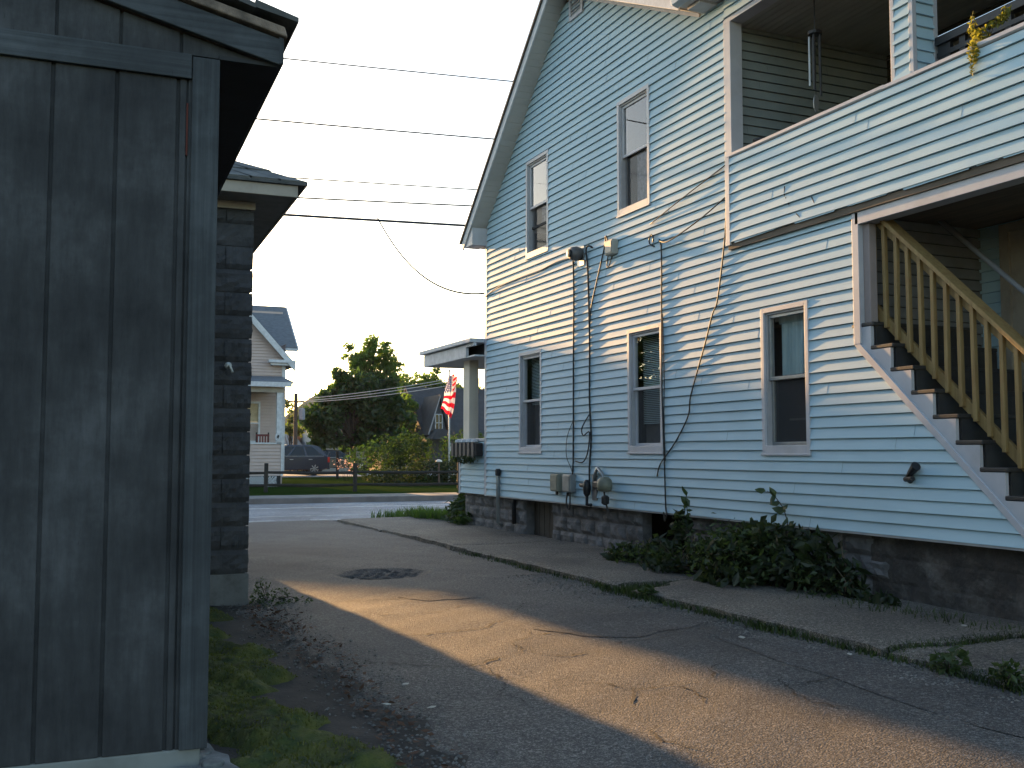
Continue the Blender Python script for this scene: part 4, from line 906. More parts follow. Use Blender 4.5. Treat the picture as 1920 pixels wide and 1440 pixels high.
mb.add([A, B_, Cc, D, r0, r1] + low, [(0, 1, 5, 4), (3, 0, 4), (1, 2, 5), (2, 3, 4, 5), (6, 7, 1, 0), (9, 6, 0, 3), (7, 8, 2, 1), (9, 8, 7, 6)])
rb = mb.build('roof', M_SHING, BB, local=True)
rng = random.Random(3)
for s in range(1):
    mb = MB(); k = 0
    while k < 7:                     # shingle courses on the front and drive slopes
        t0, t1 = k / 7, (k + 1) / 7 + .012
        for P0, P1, Q0, Q1, nrm in ((D, A, r0, r0, (0, -.46, .89)), (A, B_, r0, r1, (.46, 0, .89))):
            a0, a1, b0, b1 = lerp(P0, Q0, t0), lerp(P1, Q1, t0), lerp(P0, Q0, t1), lerp(P1, Q1, t1)
            n = 16
            for i in range(n):
                u0, u1 = i / n + .003, (i + 1) / n - .003; h = .014 + rng.uniform(-.002, .006)
                p, q, r_, w_ = lerp(a0, a1, u0), lerp(a0, a1, u1), lerp(b0, b1, u1), lerp(b0, b1, u0)
                up = lambda c, hh: (c[0] + nrm[0] * hh, c[1] + nrm[1] * hh, c[2] + nrm[2] * hh)
                mb.quad(up(p, h), up(q, h), up(r_, .003), up(w_, .003)); mb.quad(up(p, -.01), up(q, -.01), up(q, h), up(p, h))
        k += 1
    mb.build('shingles', mat('grey_old_shingle', (.15, .155, .15), (.09, .095, .093), 7, .9, .4, .006, 40), rb, local=True)
t = empty('faucet', (1.26, 8.93, 1.95), 'small pale tap bracket beside the shed corner on the block wall', 'tap')
mb = MB(); mb.lathe((1.27, 8.94, 2.03), [(.012, -.05), (.03, -.045), (.03, -.02)], 8, 1); mb.tube([(1.27, 8.93, 2.03), (1.28, 8.86, 2.02), (1.3, 8.86, 1.97)], .012, 6); mb.build('body', M_GALV, t)

# ================================================================ ACROSS THE STREET
BH = empty('beige_house', (5, 42, 0), 'beige clapboard house with grey roof, front gable and porch across the street', 'house')
def fY(y0): return lambda u, o, z: (u, y0 - o, z)
SL = 1.1; AX, AZ = 5.95, 7.35     # gable apex
mb = MB(); siding(mb, fY(41), lambda z: max(3.9, AX - (AZ - z) / SL), lambda z: min(8.04, AX + (AZ - z) / SL), .5, 7.3, [(6.55, 7.03, 1.75, 3.2)], e=.12, ob=.035, seams=False, step=2)
siding(mb, lambda u, o, z: (8.04 + o, u, z), lambda z: 41, lambda z: 48.8, .5, 5.6, e=.12, ob=.035, seams=False, step=4)
mb.build('clapboard_wall', M_BEIGE, BH)
mb = MB(); mb.box(1.0, 8.0, 44, 49, .0, 5.7); mb.box(3.92, 8.0, 41.05, 44, .0, 5.0); mb.prism([(1.0, 5.6), (1.0, 7.55), (8.9, 7.55), (8.9, 5.6)], 1, 46, 47); mb.box(-3.4, .98, 43.5, 49, 0, 4.3)
mb.prism([(3.95, 4.9), (8.0, 4.9), (AX, AZ - .05)], 1, 41.06, 46); mb.build('core_wall', M_BEIGE, BH)
mb = MB()
RX = 9.12
mb.prism([(43.9, 5.66), (46.5, 7.72), (49.1, 5.66), (49.1, 5.78), (46.5, 7.86), (43.9, 5.78)], 0, .9, RX)
for s in (1, -1):
    mb.prism([(AX, AZ + .02), (AX + s * 2.45, AZ - 2.45 * SL + .02), (AX + s * 2.45, AZ - 2.45 * SL + .15), (AX, AZ + .16)], 1, 40.7, 45.6)
mb.prism([(44.3, 6.6), (46.5, 8.45), (48.7, 6.6), (48.7, 5.6), (44.3, 5.6)], 0, .9, 6.9)  # unseen taller rear section, added to cut low sun off the blue wall
mb.prism([(-3.6, 4.0), (.95, 4.0), (.95, 5.93), (-3.6, 5.0)], 1, 43.6, 48.6)  # unseen wing, its roofline shaped to bound the sunlit strip on the driveway
mb.build('roof', M_GREYROOF, BH)
mb = MB(); mb.prism([(43.88, 5.62), (46.5, 7.7), (46.5, 7.84), (43.88, 5.78)], 0, RX, RX + .06); mb.prism([(49.1, 5.62), (46.5, 7.7), (46.5, 7.84), (49.1, 5.78)], 0, RX, RX + .06); mb.box(7.9, RX, 43.84, 43.9, 5.6, 5.72)
mb.build('rake_board', M_WHITE, BH)
mb = MB()
for s in (1, -1):
    mb.prism([(AX, AZ - .22), (AX + s * 2.42, AZ - 2.42 * SL - .2), (AX + s * 2.45, AZ - 2.45 * SL + .1), (AX, AZ + .12)], 1, 40.62, 40.7)
mb.box(7.35, 8.4, 40.6, 41, 4.82, 4.93); mb.box(7.45, 8.3, 40.7, 41, 4.72, 4.82)
mb.build('gable_trim', M_WHITE, BH)
mb = MB(); mb.box(7.93, 8.07, 40.96, 41.0, .5, 4.72); mb.build('corner_board', M_WHITE, BH)
# porch
mb = MB(); mb.prism([(38.7, 3.86), (41, 4.22), (41, 4.3), (38.7, 3.94)], 0, 2.8, 7.92); pr3 = mb.build('porch_roof', M_GREYROOF, BH)
mb = MB(); mb.box(2.8, 7.86, 38.66, 38.7, 3.74, 3.92); mb.build('fascia', M_WHITE, pr3)
mb = MB(); mb.box(2.9, 7.62, 38.9, 39.05, 3.54, 3.74); mb.build('porch_beam', M_CREAMTRIM, BH)
mb = MB(); mb.box(2.9, 7.6, 39.05, 41, 3.70, 3.73); mb.build('porch_ceiling', flat('porch_brown', (.2, .15, .14)), BH)
for x in (7.36, 4.9): boxpart('porch_post', M_WHITE, BH, (x, x + .2, 38.92, 39.1, 1.62, 3.54))
mb = MB(); siding(mb, fY(38.98), lambda z: 2.9, lambda z: 7.6, .42, 1.6, e=.13, ob=.035, seams=False, step=3); siding(mb, lambda u, o, z: (7.6 + o, u, z), lambda z: 38.98, lambda z: 41, .42, 1.6, e=.13, ob=.035, seams=False, step=3)
mb.box(2.9, 7.58, 39.02, 39.08, .42, 1.6); pwl = mb.build('porch_wall', M_BEIGE, BH)
mb = MB(); mb.box(2.9, 7.64, 38.92, 39.14, 1.601, 1.66); mb.box(7.54, 7.63, 38.93, 38.97, .42, 1.6); mb.build('cap', M_WHITE, pwl)
mb = MB()
for k in range(60):
    x = 4.4 + k * .1
    for s in (1, -1): mb.bar((x, 38.95 + .01 * s, .02), (x + s * .38, 38.95 + .01 * s, .40), .03, .01, (0, 1, 0))
lat = mb
lat.v = [(min(7.4, max(4.4, x)), y, z) for x, y, z in lat.v]; lat.build('lattice', M_WHITE, BH)
mb = MB(); mb.box(2.9, 7.55, 39.02, 39.1, 0, .42); mb.build('crawl_space', M_INT, BH)
mb = MB()
for q in ((6.48, 6.55, 1.7, 3.28), (7.03, 7.1, 1.7, 3.28), (6.55, 7.03, 3.2, 3.28), (6.55, 7.03, 1.68, 1.75), (6.55, 7.03, 2.4, 2.46)): mb.box(q[0], q[1], 40.94, 41.04, q[2], q[3])
bw = mb.build('window', M_WHITE, BH)
mb = MB(); mb.quad((6.55, 41, 1.75), (7.03, 41, 1.75), (7.03, 41, 3.2), (6.55, 41, 3.2)); mb.build('pane', M_GLASS, bw)
mb = MB(); mb.quad((6.55, 41.04, 2.46), (7.03, 41.04, 2.46), (7.03, 41.04, 3.2), (6.55, 41.04, 3.2)); mb.build('blind', flat('cream_blind', (.62, .52, .34)), bw)
def porch_chair(x, lb):
    t = empty('porch_chair', (x, 39.9, .9), lb, 'chair', 'red chairs on the beige porch')
    m = flat('red_brown_wood', (.16, .035, .03)); mb = MB(); mb.box(x - .25, x + .25, 39.7, 40.2, 1.3, 1.34); mb.build('seat', m, t)
    mb = MB()
    for k in range(5): mb.box(x - .22 + k * .1, x - .17 + k * .1, 39.68, 39.71, 1.34, 1.95)
    mb.box(x - .25, x + .25, 39.675, 39.715, 1.9, 1.98); mb.build('backrest', m, t)
    for sx in (-.25, .2):
        for sy in (39.7, 40.15): mb = MB(); mb.box(x + sx, x + sx + .05, sy, sy + .05, .9, 1.3 if sy > 40 else 2.05); mb.build('leg', M_BLACK, t)
porch_chair(6.98, 'red-brown porch chair seen over the beige half wall')
mb = MB(); mb.prism([(7.4 + .1 * math.cos(i), 1.87 + .16 * math.sin(i)) for i in (k * .785 for k in range(8))], 1, 38.88, 38.915)
t = tag(mb.build('post_plaque', M_WHITE), 'small white plaque with a dark emblem on the beige porch post', 'sign')
mb = MB(); mb.prism([(7.36, 1.86), (7.42, 1.80), (7.46, 1.92), (7.40, 1.95)], 1, 38.865, 38.879); mb.build('emblem', M_BLACK, t)
# ---- trees
M_LEAF1 = leafmat('leaf_dark', (.022, .046, .012), (.06, .13, .015), .7)
M_LEAF2 = leafmat('leaf_bright', (.05, .09, .018), (.20, .34, .035), .5)
M_LEAF3 = leafmat('leaf_far', (.07, .09, .03), (.2, .26, .05), .4)
def tree(name, label, base, clumps, n, size, m, seed, limbs=9, r=.16, group='trees across the street', cat='tree', shell=.5, k=1):
    base = (base[0] * k, base[1] * k, base[2]); clumps = [(c[0] * k, c[1] * k, 1.3 + (c[2] - 1.3) * k, c[3] * k, c[4] * k, c[5] * k) for c in clumps]; size *= k; r *= k
    nr = np.random.default_rng(seed); rg = random.Random(seed)
    t = empty(name, base, label, cat, group); sub = []
    for c in clumps:
        for _ in range(15):
            d = Vector((rg.gauss(0, 1), rg.gauss(0, 1), rg.gauss(0, 1))).normalized() * rg.uniform(.2, .92); q = rg.uniform(.3, .55)
            sub.append((c[0] + d.x * c[3], c[1] + d.y * c[4], c[2] + d.z * c[5], c[3] * q, c[4] * q, c[5] * q * .8))
    leaf_mb(leafquads(sub, n, size, nr, 0, shell)).build('crown', m, t)
    mb = MB(); top = max(clumps, key=lambda c: c[2]); tp = (top[0], top[1], top[2]); mid = lerp(base, tp, .45); mid = (mid[0] + .15, mid[1], mid[2])
    mb.tube([base, lerp(base, mid, .5), mid, lerp(mid, tp, .6), tp], [r, r * .85, r * .7, r * .35, r * .1], 8)
    for k in range(limbs * 2):
        c = rg.choice(sub); s = lerp(base, tp, rg.uniform(.25, .6)); e = (c[0] + rg.uniform(-.6, .6) * c[3], c[1] + rg.uniform(-.6, .6) * c[4], c[2] + rg.uniform(-.2, .8) * c[5])
        h = lerp(s, e, .5); mb.tube([s, (h[0], h[1], h[2] - .1), e], [r * .4, r * .25, r * .06], 6)
    mb.build('trunk', M_BARK, t); return t
# big tree, built on pixel-free ellipsoid clumps (x, y, z, rx, ry, rz)
tree('maple_tree', 'big dark leafy tree with a light feathery top behind the rail fence', (15.7, 59, 0),
     [(14.2, 59, 3.2, 1.2, 1.4, 1.3), (14.6, 59, 4.7, 1.1, 1.2, 1.1), (15.8, 59, 3.4, 1.5, 1.5, 1.5), (17.2, 58.4, 3.3, 1.3, 1.4, 1.3), (16.0, 58.5, 5.0, 1.3, 1.3, 1.2), (17.3, 58.5, 4.8, 1.0, 1.2, 1.0), (13.6, 59, 2.4, .7, .9, .7), (18.0, 58, 2.4, .7, .8, .7),
      (15.0, 59, 5.7, .8, .8, .7), (13.9, 59, 4.2, .7, .8, .8), (16.4, 58.6, 2.1, 1.4, 1.2, .7), (14.8, 59, 2.0, 1.0, 1.0, .6), (13.1, 59, 3.1, .8, 1.0, .9), (13.5, 59, 1.9, .7, .8, .5), (18.2, 58.5, 3.7, .9, 1.0, .9), (17.6, 58.5, 2.2, 1.1, 1.0, .7), (15.2, 59, 4.2, 1.3, 1.2, 1.2), (16.6, 58.6, 4.0, 1.3, 1.2, 1.2)], 13000, .18, M_LEAF1, 81, 24, .2, shell=1.0, k=1.12)
tree('maple_tree', 'taller lighter tree whose feathery top rises over the big dark one', (17.3, 62, 0),
     [(16.5, 62, 7.0, .9, .9, .8), (17.4, 62, 7.3, .9, .9, .9), (18.4, 62, 7.0, .9, .9, .9), (17.6, 62, 8.1, .55, .5, .5), (16.2, 62, 7.8, .35, .4, .3), (18.9, 62, 6.1, .7, .8, .8), (17.5, 62, 6.0, 1.3, 1.1, 1.1), (18.7, 62, 5.0, .8, .8, .8), (18.5, 62, 8.0, .3, .3, .35), (19.2, 62, 6.8, .35, .3, .3)], 4200, .15, M_LEAF2, 82, 22, .15, shell=1.3, k=1.1)
tree('bright_tree', 'sunlit green tree between the big tree and the dark roofed house', (22.5, 72, 0),
     [(21.4, 72, 3.0, 1.3, 1.2, 1.3), (22.6, 72, 4.6, 1.1, 1.1, 1.1), (21.6, 72, 4.6, .9, 1, .9), (23.0, 72, 3.4, .9, 1, 1.2), (22.0, 72, 1.8, 1.6, 1.2, .9)], 3800, .16, M_LEAF2, 83, 12)
tree('backdrop_tree', 'leafy tree rising behind the dark house roof', (27.2, 80, 0),
     [(25.6, 80, 6.4, 1.3, 1.2, 1.3), (27.0, 80, 6.9, 1.4, 1.2, 1.2), (28.4, 80, 6.6, 1.2, 1.2, 1.0), (29.8, 80, 6.0, 1.3, 1.2, 1.2), (28.0, 80, 7.9, .5, .5, .6), (27, 80, 5.3, 2.5, 1.4, 1.2), (31.5, 80, 5.6, 1.2, 1.2, 1.1)], 5200, .17, M_LEAF2, 84, 14)
tree('street_tree', 'slim sparse tree beside the far utility pole', (14.6, 72, 0),
     [(14.4, 72, 4.5, .55, .5, .55), (14.7, 72, 3.7, .6, .5, .6), (14.3, 72, 3.0, .6, .5, .6), (14.9, 72, 2.6, .7, .5, .5)], 700, .13, M_LEAF3, 85, 8, .06)
tree('hedge_tree', 'yellow-green tree mass behind the dark car near the pole', (15.6, 84, 0),
     [(15.6, 84, 2.6, 1.3, 1, 1.2), (17.2, 84, 2.9, 1.2, 1, 1.3), (18.6, 84, 3.0, 1.3, 1, 1.4), (16.2, 84, 1.4, 1.8, 1, 1), (14.6, 84, 1.8, .9, 1, .9)], 3000, .17, M_LEAF2, 86, 8)
tree('sparse_tree', 'leafy branch tips showing beyond the beige house eave', (8.4, 52, 0),
     [(8.6, 51, 6.0, .9, .8, .8), (9.5, 51, 5.7, .7, .5, .25), (8.9, 51, 4.6, .45, .6, .7), (8.5, 51, 3.2, .45, .7, .8)], 700, .12, M_LEAF3, 87, 10, .07)
tree('side_tree', 'tall tree across the street left of the beige house, hidden by the sheds', (-9, 50, 0), [(-9, 50, 4.5, 3, 2.5, 3), (-10.5, 50, 6.5, 2.2, 2, 2), (-7.5, 50, 6.8, 1.8, 2, 1.8), (-9, 50, 8.3, 1.6, 1.6, 1.5), (-11.5, 50, 3.5, 2, 2, 2)], 7000, .22, M_LEAF1, 88, 14, .2)
tree('side_tree', 'broad tree farther left across the street, hidden by the sheds', (-18, 48, 0), [(-18, 48, 4.0, 4, 3, 3), (-15.5, 48, 5.5, 2.5, 2, 2.5), (-20, 48, 6.5, 3, 2.5, 2.5), (-17.5, 48, 7.5, 2, 2, 1.8), (-14, 48, 2.5, 2, 2, 2), (-23, 48, 4, 3, 3, 3.5)], 9000, .24, M_LEAF1, 89, 14, .22)
# ---- shrubs by the fence
plant('shrub', 'tall sunlit shrub left of the flagpole', 'shrub', (14.2, 44, 0), [(13.4, 44, 1.2, .7, .6, .7), (14.2, 44, 1.6, .8, .6, .6), (14.8, 44, 1.3, .6, .6, .7), (14.0, 44, .6, 1.2, .7, .5)], 2600, .075, leafmat('shrub_leaf', (.022, .042, .010), (.05, .095, .014), .7), 91, 14, 'shrubs behind the fence')
plant('shrub', 'dark shrub right of the flagpole by the blue porch', 'shrub', (16.2, 43, 0), [(15.9, 43, 1.5, .6, .6, .6), (16.7, 43, 1.7, .7, .6, .8), (16.2, 43, .7, 1.1, .7, .7), (17.4, 43, 1.1, .8, .6, .9)], 2600, .075, M_LEAF1, 92, 14, 'shrubs behind the fence')
plant('shrub', 'low dark hedge clump at the end of the rail fence', 'shrub', (13.4, 39.5, 0), [(12.6, 40, .35, .9, .6, .35), (13.6, 39.5, .5, .9, .6, .5), (14.6, 39.5, .5, .9, .6, .55), (12.0, 41, .3, .8, .6, .3), (15.6, 39.5, .5, .8, .6, .6)], 3600, .07, M_BUSH, 93, 12, 'shrubs behind the fence')
plant('flower_clump', 'clump of pale pink flowers beneath the big tree', 'flowers', (11.9, 46, 0), [(11.6, 46, .85, .35, .3, .25), (12.0, 46, .6, .5, .3, .3)], 90, .05, leafmat('pink_petal', (.5, .3, .3), (.6, .4, .38), .2), 94, 10)
plant('shrub', 'rounded shrub in shade behind the pink flowers', 'shrub', (14.6, 52, 0), [(14.2, 52, .9, .9, .7, .8), (15.4, 52, 1.2, .9, .7, 1.0), (16.6, 52, 1.4, 1.0, .7, 1.1)], 2000, .09, M_LEAF1, 95, 10, 'shrubs behind the fence')
# ---- rail fence
FE = empty('rail_fence', (9, 34, 0), 'low dark split rail fence along the far lawn', 'fence')
M_FENCE = mat('fence_wood', (.040, .034, .03), (.025, .022, .02), 5, .9, .4, .01, 12)
FY = [34.9, 34.35, 33.85, 33.6, 33.5, 33.5]; FX = [3.3, 6.17, 9.03, 12.65, 15.6, 18.5]
for x, y in zip(FX, FY): mb = MB(); mb.bar((x, y, -.1), (x + .01, y, .94), .12, .12, (0, 1, 0)); mb.build('post', M_FENCE, FE, .015)
for a in range(5):
    for z in (.64, .23):
        p, q = (FX[a], FY[a], z), (FX[a + 1], FY[a + 1], z - .02); m_ = lerp(p, q, .5); mb = MB(); mb.tube([p, (m_[0], m_[1], z - .035), q], [.045, .06, .045], 6); mb.build('rail', M_FENCE, FE)
t = empty('stake', (12.6, 47, 0), 'dark upright stake on the lawn beside the parked car', 'post')
mb = MB(); mb.tube([(12.45, 50, 0), (12.45, 50, 1.3)], .07, 7); mb.build('shaft', M_FENCE, t); mb = MB(); mb.lathe((12.45, 50, 1.3), [(.08, 0), (.06, .06), (.02, .1)], 8); mb.build('top', M_FENCE, t)
t = empty('path_light', (13.48, 38, 0), 'thin garden post with a bright pale cap in front of the flagpole', 'garden light')
mb = MB(); mb.tube([(13.48, 38, 0), (13.48, 38, .9)], .035, 8); mb.build('post', flat('rusty_post', (.13, .07, .05)), t)
mb = MB(); mb.lathe((13.48, 38, .9), [(.05, 0), (.13, .03), (.12, .08), (.03, .12)], 12); mb.build('cap', flat('pale_cap', (.75, .68, .62), .35), t)
# ---- flagpole and flag
t = empty('flagpole', (15.35, 42, 0), 'white flagpole standing in the shrubs', 'flagpole')
mb = MB(); mb.tube([(15.36, 42, 0), (15.36, 42, 4.78)], [.045, .032], 10); mb.build('pole', flat('white_pole', (.68, .68, .68), .4), t, smooth=True)
mb = MB(); mb.lathe((15.36, 42, 4.78), [(.02, 0), (.05, .03), (.05, .07), (.015, .11)], 10); mb.build('finial', M_GALV, t)
mb = MB(); fm = [flat('flag_red', (.62, .03, .05), .8), flat('flag_white', (.78, .76, .78), .8), flat('flag_blue', (.05, .06, .17), .8)]
def clothmat(name, c):
    m = bpy.data.materials.new(name); m.use_nodes = True; nt = m.node_tree; nt.nodes.clear(); o = N(nt, 'ShaderNodeOutputMaterial'); d = N(nt, 'ShaderNodeBsdfDiffuse'); tr = N(nt, 'ShaderNodeBsdfTranslucent'); x = N(nt, 'ShaderNodeMixShader')
    d.inputs[0].default_value = rgb(c); tr.inputs[0].default_value = rgb(c); x.inputs[0].default_value = .5
    nt.links.new(d.outputs[0], x.inputs[1]); nt.links.new(tr.outputs[0], x.inputs[2]); nt.links.new(x.outputs[0], o.inputs[0]); return m
fm = [clothmat('flag_red', (.80, .02, .05)), clothmat('flag_white', (.80, .78, .80)), clothmat('flag_blue', (.06, .07, .20))]
nu, nv = 76, 52
def flagp(u, v):      # u along the fly, v down the slanting hoist; limp cloth gathered in folds
    x0, z0 = 15.27 - .30 * v, 4.60 - 1.46 * v
    w = np.interp(u, [0, .4, 1], [0, .36, .52]) * np.interp(v, [0, .2, .6, 1], [.5, .9, 1.0, .75])
    dz = np.interp(v, [0, .3, .55, .75, 1], [.12, .30, .34, -.05, -.42]) * u ** 1.1
    return (float(x0 + w + .02 * math.sin(v * 11 + u * 5)), 41.9 + .10 * math.sin(u * 15 + v * 3) * (.2 + u), float(z0 + dz + .05 * math.sin(u * 9 + 1) * v))
mb.v = [flagp(i / nu, j / nv) for j in range(nv + 1) for i in range(nu + 1)]
for j in range(nv):
    for i in range(nu):
        u, s = (i + .5) / nu, int((j + .5) / nv * 13); mi = 0 if s % 2 == 0 else 1
        if u < .4 and s < 7:
            a, b = i * 1.0 / (nu * .4) * 11, j / (nv * 7 / 13) * 9
            mi = 1 if (int(a) + int(b)) % 2 == 0 and (a % 1) < .7 and (b % 1) < .7 else 2
        mb.f.append((j * (nu + 1) + i, j * (nu + 1) + i + 1, (j + 1) * (nu + 1) + i + 1, (j + 1) * (nu + 1) + i)); mb.mi.append(mi)
tag(mb.build('flag', fm, smooth=True), 'red, white and blue striped flag with stars drooping from the white flagpole', 'flag')
# ---- vehicles
def car(name, label, loc, rz, body_c, prof, roof, L_, W_, wheels, wr, group=None):
    """prof: lower body outline (x, z); roof: greenhouse outline; x from rear 0 to front L"""
    t = empty(name, loc, label, 'car', group, rz)
    mp = mat('paint_' + name + str(len(label)), body_c, tuple(c * .9 for c in body_c), 3, .25, spec=.6)
    mb = MB(); h = W_ / 2
    def loft(outline, half, name, m, inset=.0, bev=.05):
        mb = MB(); mb.prism(outline, 1, -half, half); return mb.build(name, m, t, bev, local=True)
    body = loft(prof, h, 'body', mp)
    # tapered greenhouse
    mb = MB(); n = len(roof); k = .80
    zt = max(z for x, z in roof); zb = min(z for x, z in roof)
    half = lambda z: h * (.97 - (.97 - k) * (z - zb) / (zt - zb))
    mb.add([(x, -half(z), z) for x, z in roof] + [(x, half(z), z) for x, z in roof], [tuple(range(n))[::-1], tuple(range(n, 2 * n))] + [(i, (i + 1) % n, n + (i + 1) % n, n + i) for i in range(n)])
    mb.build('cabin', mp, t, .04, local=True)
    xs = [x for x, z in roof]; x0, x1 = min(xs), max(xs); tx0 = min(x for x, z in roof if z > zt - .06); tx1 = max(x for x, z in roof if z > zt - .06)
    za, zc = zb + .05, zt - .09
    def edge(z, lo): f = (z - zb) / (zt - zb); return (x0 + (tx0 - x0) * f + .14) if lo else (x1 + (tx1 - x1) * f - .14)
    for s in (-1, 1):
        cuts = [0, .33, .66, 1]
        for a, b in zip(cuts[:-1], cuts[1:]):
            g = .02
            P = []
            for f, z in ((a + g, za), (b - g, za), (b - g, zc), (a + g, zc)): P.append((edge(z, 1) + (edge(z, 0) - edge(z, 1)) * f, s * (half(z) + .006), z))
            mb = MB(); mb.add(P, [(0, 1, 2, 3)]); mb.build('side_window', M_GLASSK, t, local=True)
        mb = MB(); mb.bar((x0 + .25, s * (half(za) + .012), za - .02), (x1 - .25, s * (half(za) + .012), za - .02), .012, .02); mb.build('chrome_strip', M_GALV, t, local=True)
        for hx in (x0 + .9, x0 + 1.95): mb = MB(); mb.box(hx, hx + .2, s * h - .02 if s > 0 else -h - .03, s * h + .03 if s > 0 else -h + .02, zb - .17, zb - .13); mb.build('door_handle', M_GALV, t, .008, local=True)
        mb = MB(); mb.box(-.02, .12, min(s * h * .72, s * (h + .005)), max(s * h * .72, s * (h + .005)), zb - .32, zb - .02); mb.build('taillight', flat('tail_red', (.5, .03, .02), .25), t, .02, local=True)
    f = lambda z: x0 + (tx0 - x0) * (z - zb) / (zt - zb) - .008
    mb = MB(); mb.add([(f(za), -half(za) + .12, za), (f(za), half(za) - .12, za), (f(zc), half(zc) - .12, zc), (f(zc), -half(zc) + .12, zc)], [(0, 1, 2, 3)]); mb.build('rear_window', M_GLASSK, t, local=True)
    mb = MB(); mb.box(-.06, .15, -h + .08, h - .08, .35, .58); mb.build('bumper', mp, t, .04, local=True)
    for wx in wheels:
        for s in (-1, 1):
            c = (wx, s * (h - .12), wr); mb = MB(); mb.lathe(c, [(wr * .6, -.11), (wr * .95, -.11), (wr, -.07), (wr, .07), (wr * .95, .11), (wr * .6, .11)], 24, 1); w = mb.build('wheel', flat('tyre_rubber', (.015, .015, .015), .9), t, local=True)
            mb = MB(); mb.lathe(c, [(wr * .64, -.095), (wr * .6, -.118), (wr * .52, -.1), (wr * .5, .1), (wr * .6, .118), (wr * .64, .095)], 20, 1)
            for q in range(7):
                a = q * 6.2832 / 7; mb.bar((wx, c[1] + s * .1, wr), (wx + wr * .58 * math.cos(a), c[1] + s * .1, wr + wr * .58 * math.sin(a)), .05, .05, (0, 1, 0))
            mb.build('rim', flat('alloy_rim', (.45, .45, .46), .3, .7), w, local=True)
    return t
car('parked_suv', 'dark blue-grey suv parked side on beside the beige porch', (13.62, 57.4, .012), R(180), (.022, .026, .045),
    [(0, .42), (.35, .32), (4.5, .3), (4.72, .5), (4.74, .85), (4.5, .98), (3.4, 1.05), (.05, 1.06), (-.02, .8)],
    [(.06, 1.04), (.55, 1.60), (.95, 1.69), (2.3, 1.70), (2.75, 1.62), (3.55, 1.04)], 4.74, 1.85, (.84, 3.75), .38)
car('parked_car', 'dark low car in shade behind the big tree trunk', (14.3, 66.5, .012), R(2), (.03, .03, .035),
    [(0, .4), (.3, .28), (4.2, .28), (4.5, .45), (4.5, .7), (4.2, .82), (3.2, .9), (.05, .95)],
    [(.3, .92), (.9, 1.36), (1.3, 1.44), (2.2, 1.43), (3.1, .92)], 4.5, 1.75, (.8, 3.6), .33)
# ---- houses further off
def gable_house(name, label, x0, x1, y0, y1, h, top, mw, mr, ridge='x', over=.35, group=None):
    t = empty(name, ((x0 + x1) / 2, (y0 + y1) / 2, 0), label, 'house', group)
    mb = MB(); mb.box(x0, x1, y0, y1, -.1, h)
    if ridge == 'x': mb.prism([(y0, h), (y1, h), ((y0 + y1) / 2, top)], 0, x0, x1)
    else: mb.prism([(x0, h), (x1, h), ((x0 + x1) / 2, top)], 1, y0, y1)
    mb.build('wall', mw, t)
    mb = MB()
    if ridge == 'x':
        m = (y0 + y1) / 2; s = (top - h) / (m - y0)
        mb.prism([(y0 - over, h - over * s + .03), (m, top + .03), (y1 + over, h - over * s + .03), (y1 + over, h - over * s + .18), (m, top + .2), (y0 - over, h - over * s + .18)], 0, x0 - over, x1 + over)
    else:
        m = (x0 + x1) / 2; s = (top - h) / (m - x0)
        mb.prism([(x0 - over, h - over * s + .03), (m, top + .03), (x1 + over, h - over * s + .03), (x1 + over, h - over * s + .18), (m, top + .2), (x0 - over, h - over * s + .18)], 1, y0 - over, y1 + over)
    mb.build('roof', mr, t); return t
M_DKROOF = mat('charcoal_roof', (.06, .06, .068), (.045, .045, .05), 3, .9, .2, .01, 12)
M_DKWALL = flat('slate_wall', (.07, .075, .085), .8)
gable_house('added_side_house', 'added long low house out of view left of the beige one, filling window reflections', -26, -5, 56, 63, 3.2, 6.0, flat('side_wall', (.16, .15, .14)), M_GREYROOF, 'x')  # unseen, added to cover the bright horizon mirrored in the lower windows
dh = gable_house('dark_house', 'dark slate house with a steep roof behind the flag', 23.9, 31.5, 70, 78, 2.7, 6.0, M_DKWALL, M_DKROOF, 'x')
mb = MB(); mb.prism([(23.75, 2.6), (25.05, 2.6), (24.4, 5.1)], 1, 68.9, 72); mb.build('gable_front', M_DKWALL, dh)
mb = MB(); mb.prism([(23.62, 2.5), (24.4, 5.2), (24.4, 5.36), (23.5, 2.5)], 1, 68.6, 72); mb.prism([(25.18, 2.5), (24.4, 5.2), (24.4, 5.36), (25.3, 2.5)], 1, 68.6, 72); mb.build('gable_roof', M_DKROOF, dh)
mb = MB(); mb.prism([(23.58, 2.5), (24.4, 5.14), (24.4, 5.3), (23.5, 2.56)], 1, 68.52, 68.6); mb.build('rake_board', flat('grey_rake', (.3, .3, .32)), dh)
mb = MB()
for q in ((24.12, 24.17, 2.95, 3.95), (24.38, 24.42, 2.95, 3.95), (24.63, 24.68, 2.95, 3.95)): mb.box(q[0], q[1], 68.82, 68.9, q[2], q[3])
mb.box(24.12, 24.68, 68.82, 68.9, 3.95, 4.0); mb.box(24.12, 24.68, 68.82, 68.9, 3.35, 3.39)
w_ = mb.build('window', M_WHITE, dh); mb = MB(); mb.quad((24.17, 68.88, 2.95), (24.63, 68.88, 2.95), (24.63, 68.88, 3.95), (24.17, 68.88, 3.95)); mb.build('pane', M_GLASSK, w_)
mb = MB(); mb.prism([(23.4, 2.2), (25.3, 2.2), (24.9, 2.85), (23.9, 2.85)], 1, 67.6, 68.9); mb.build('porch_roof', M_DKROOF, dh)
mb = MB(); mb.box(26.0, 28.6, 69.6, 69.98, .9, 2.55); mb.build('porch_void', M_DKWALL, dh)
for x in (25.35, 28.6): boxpart('porch_post', M_WHITE, dh, (x, x + .14, 69.3, 69.44, .2, 2.5))
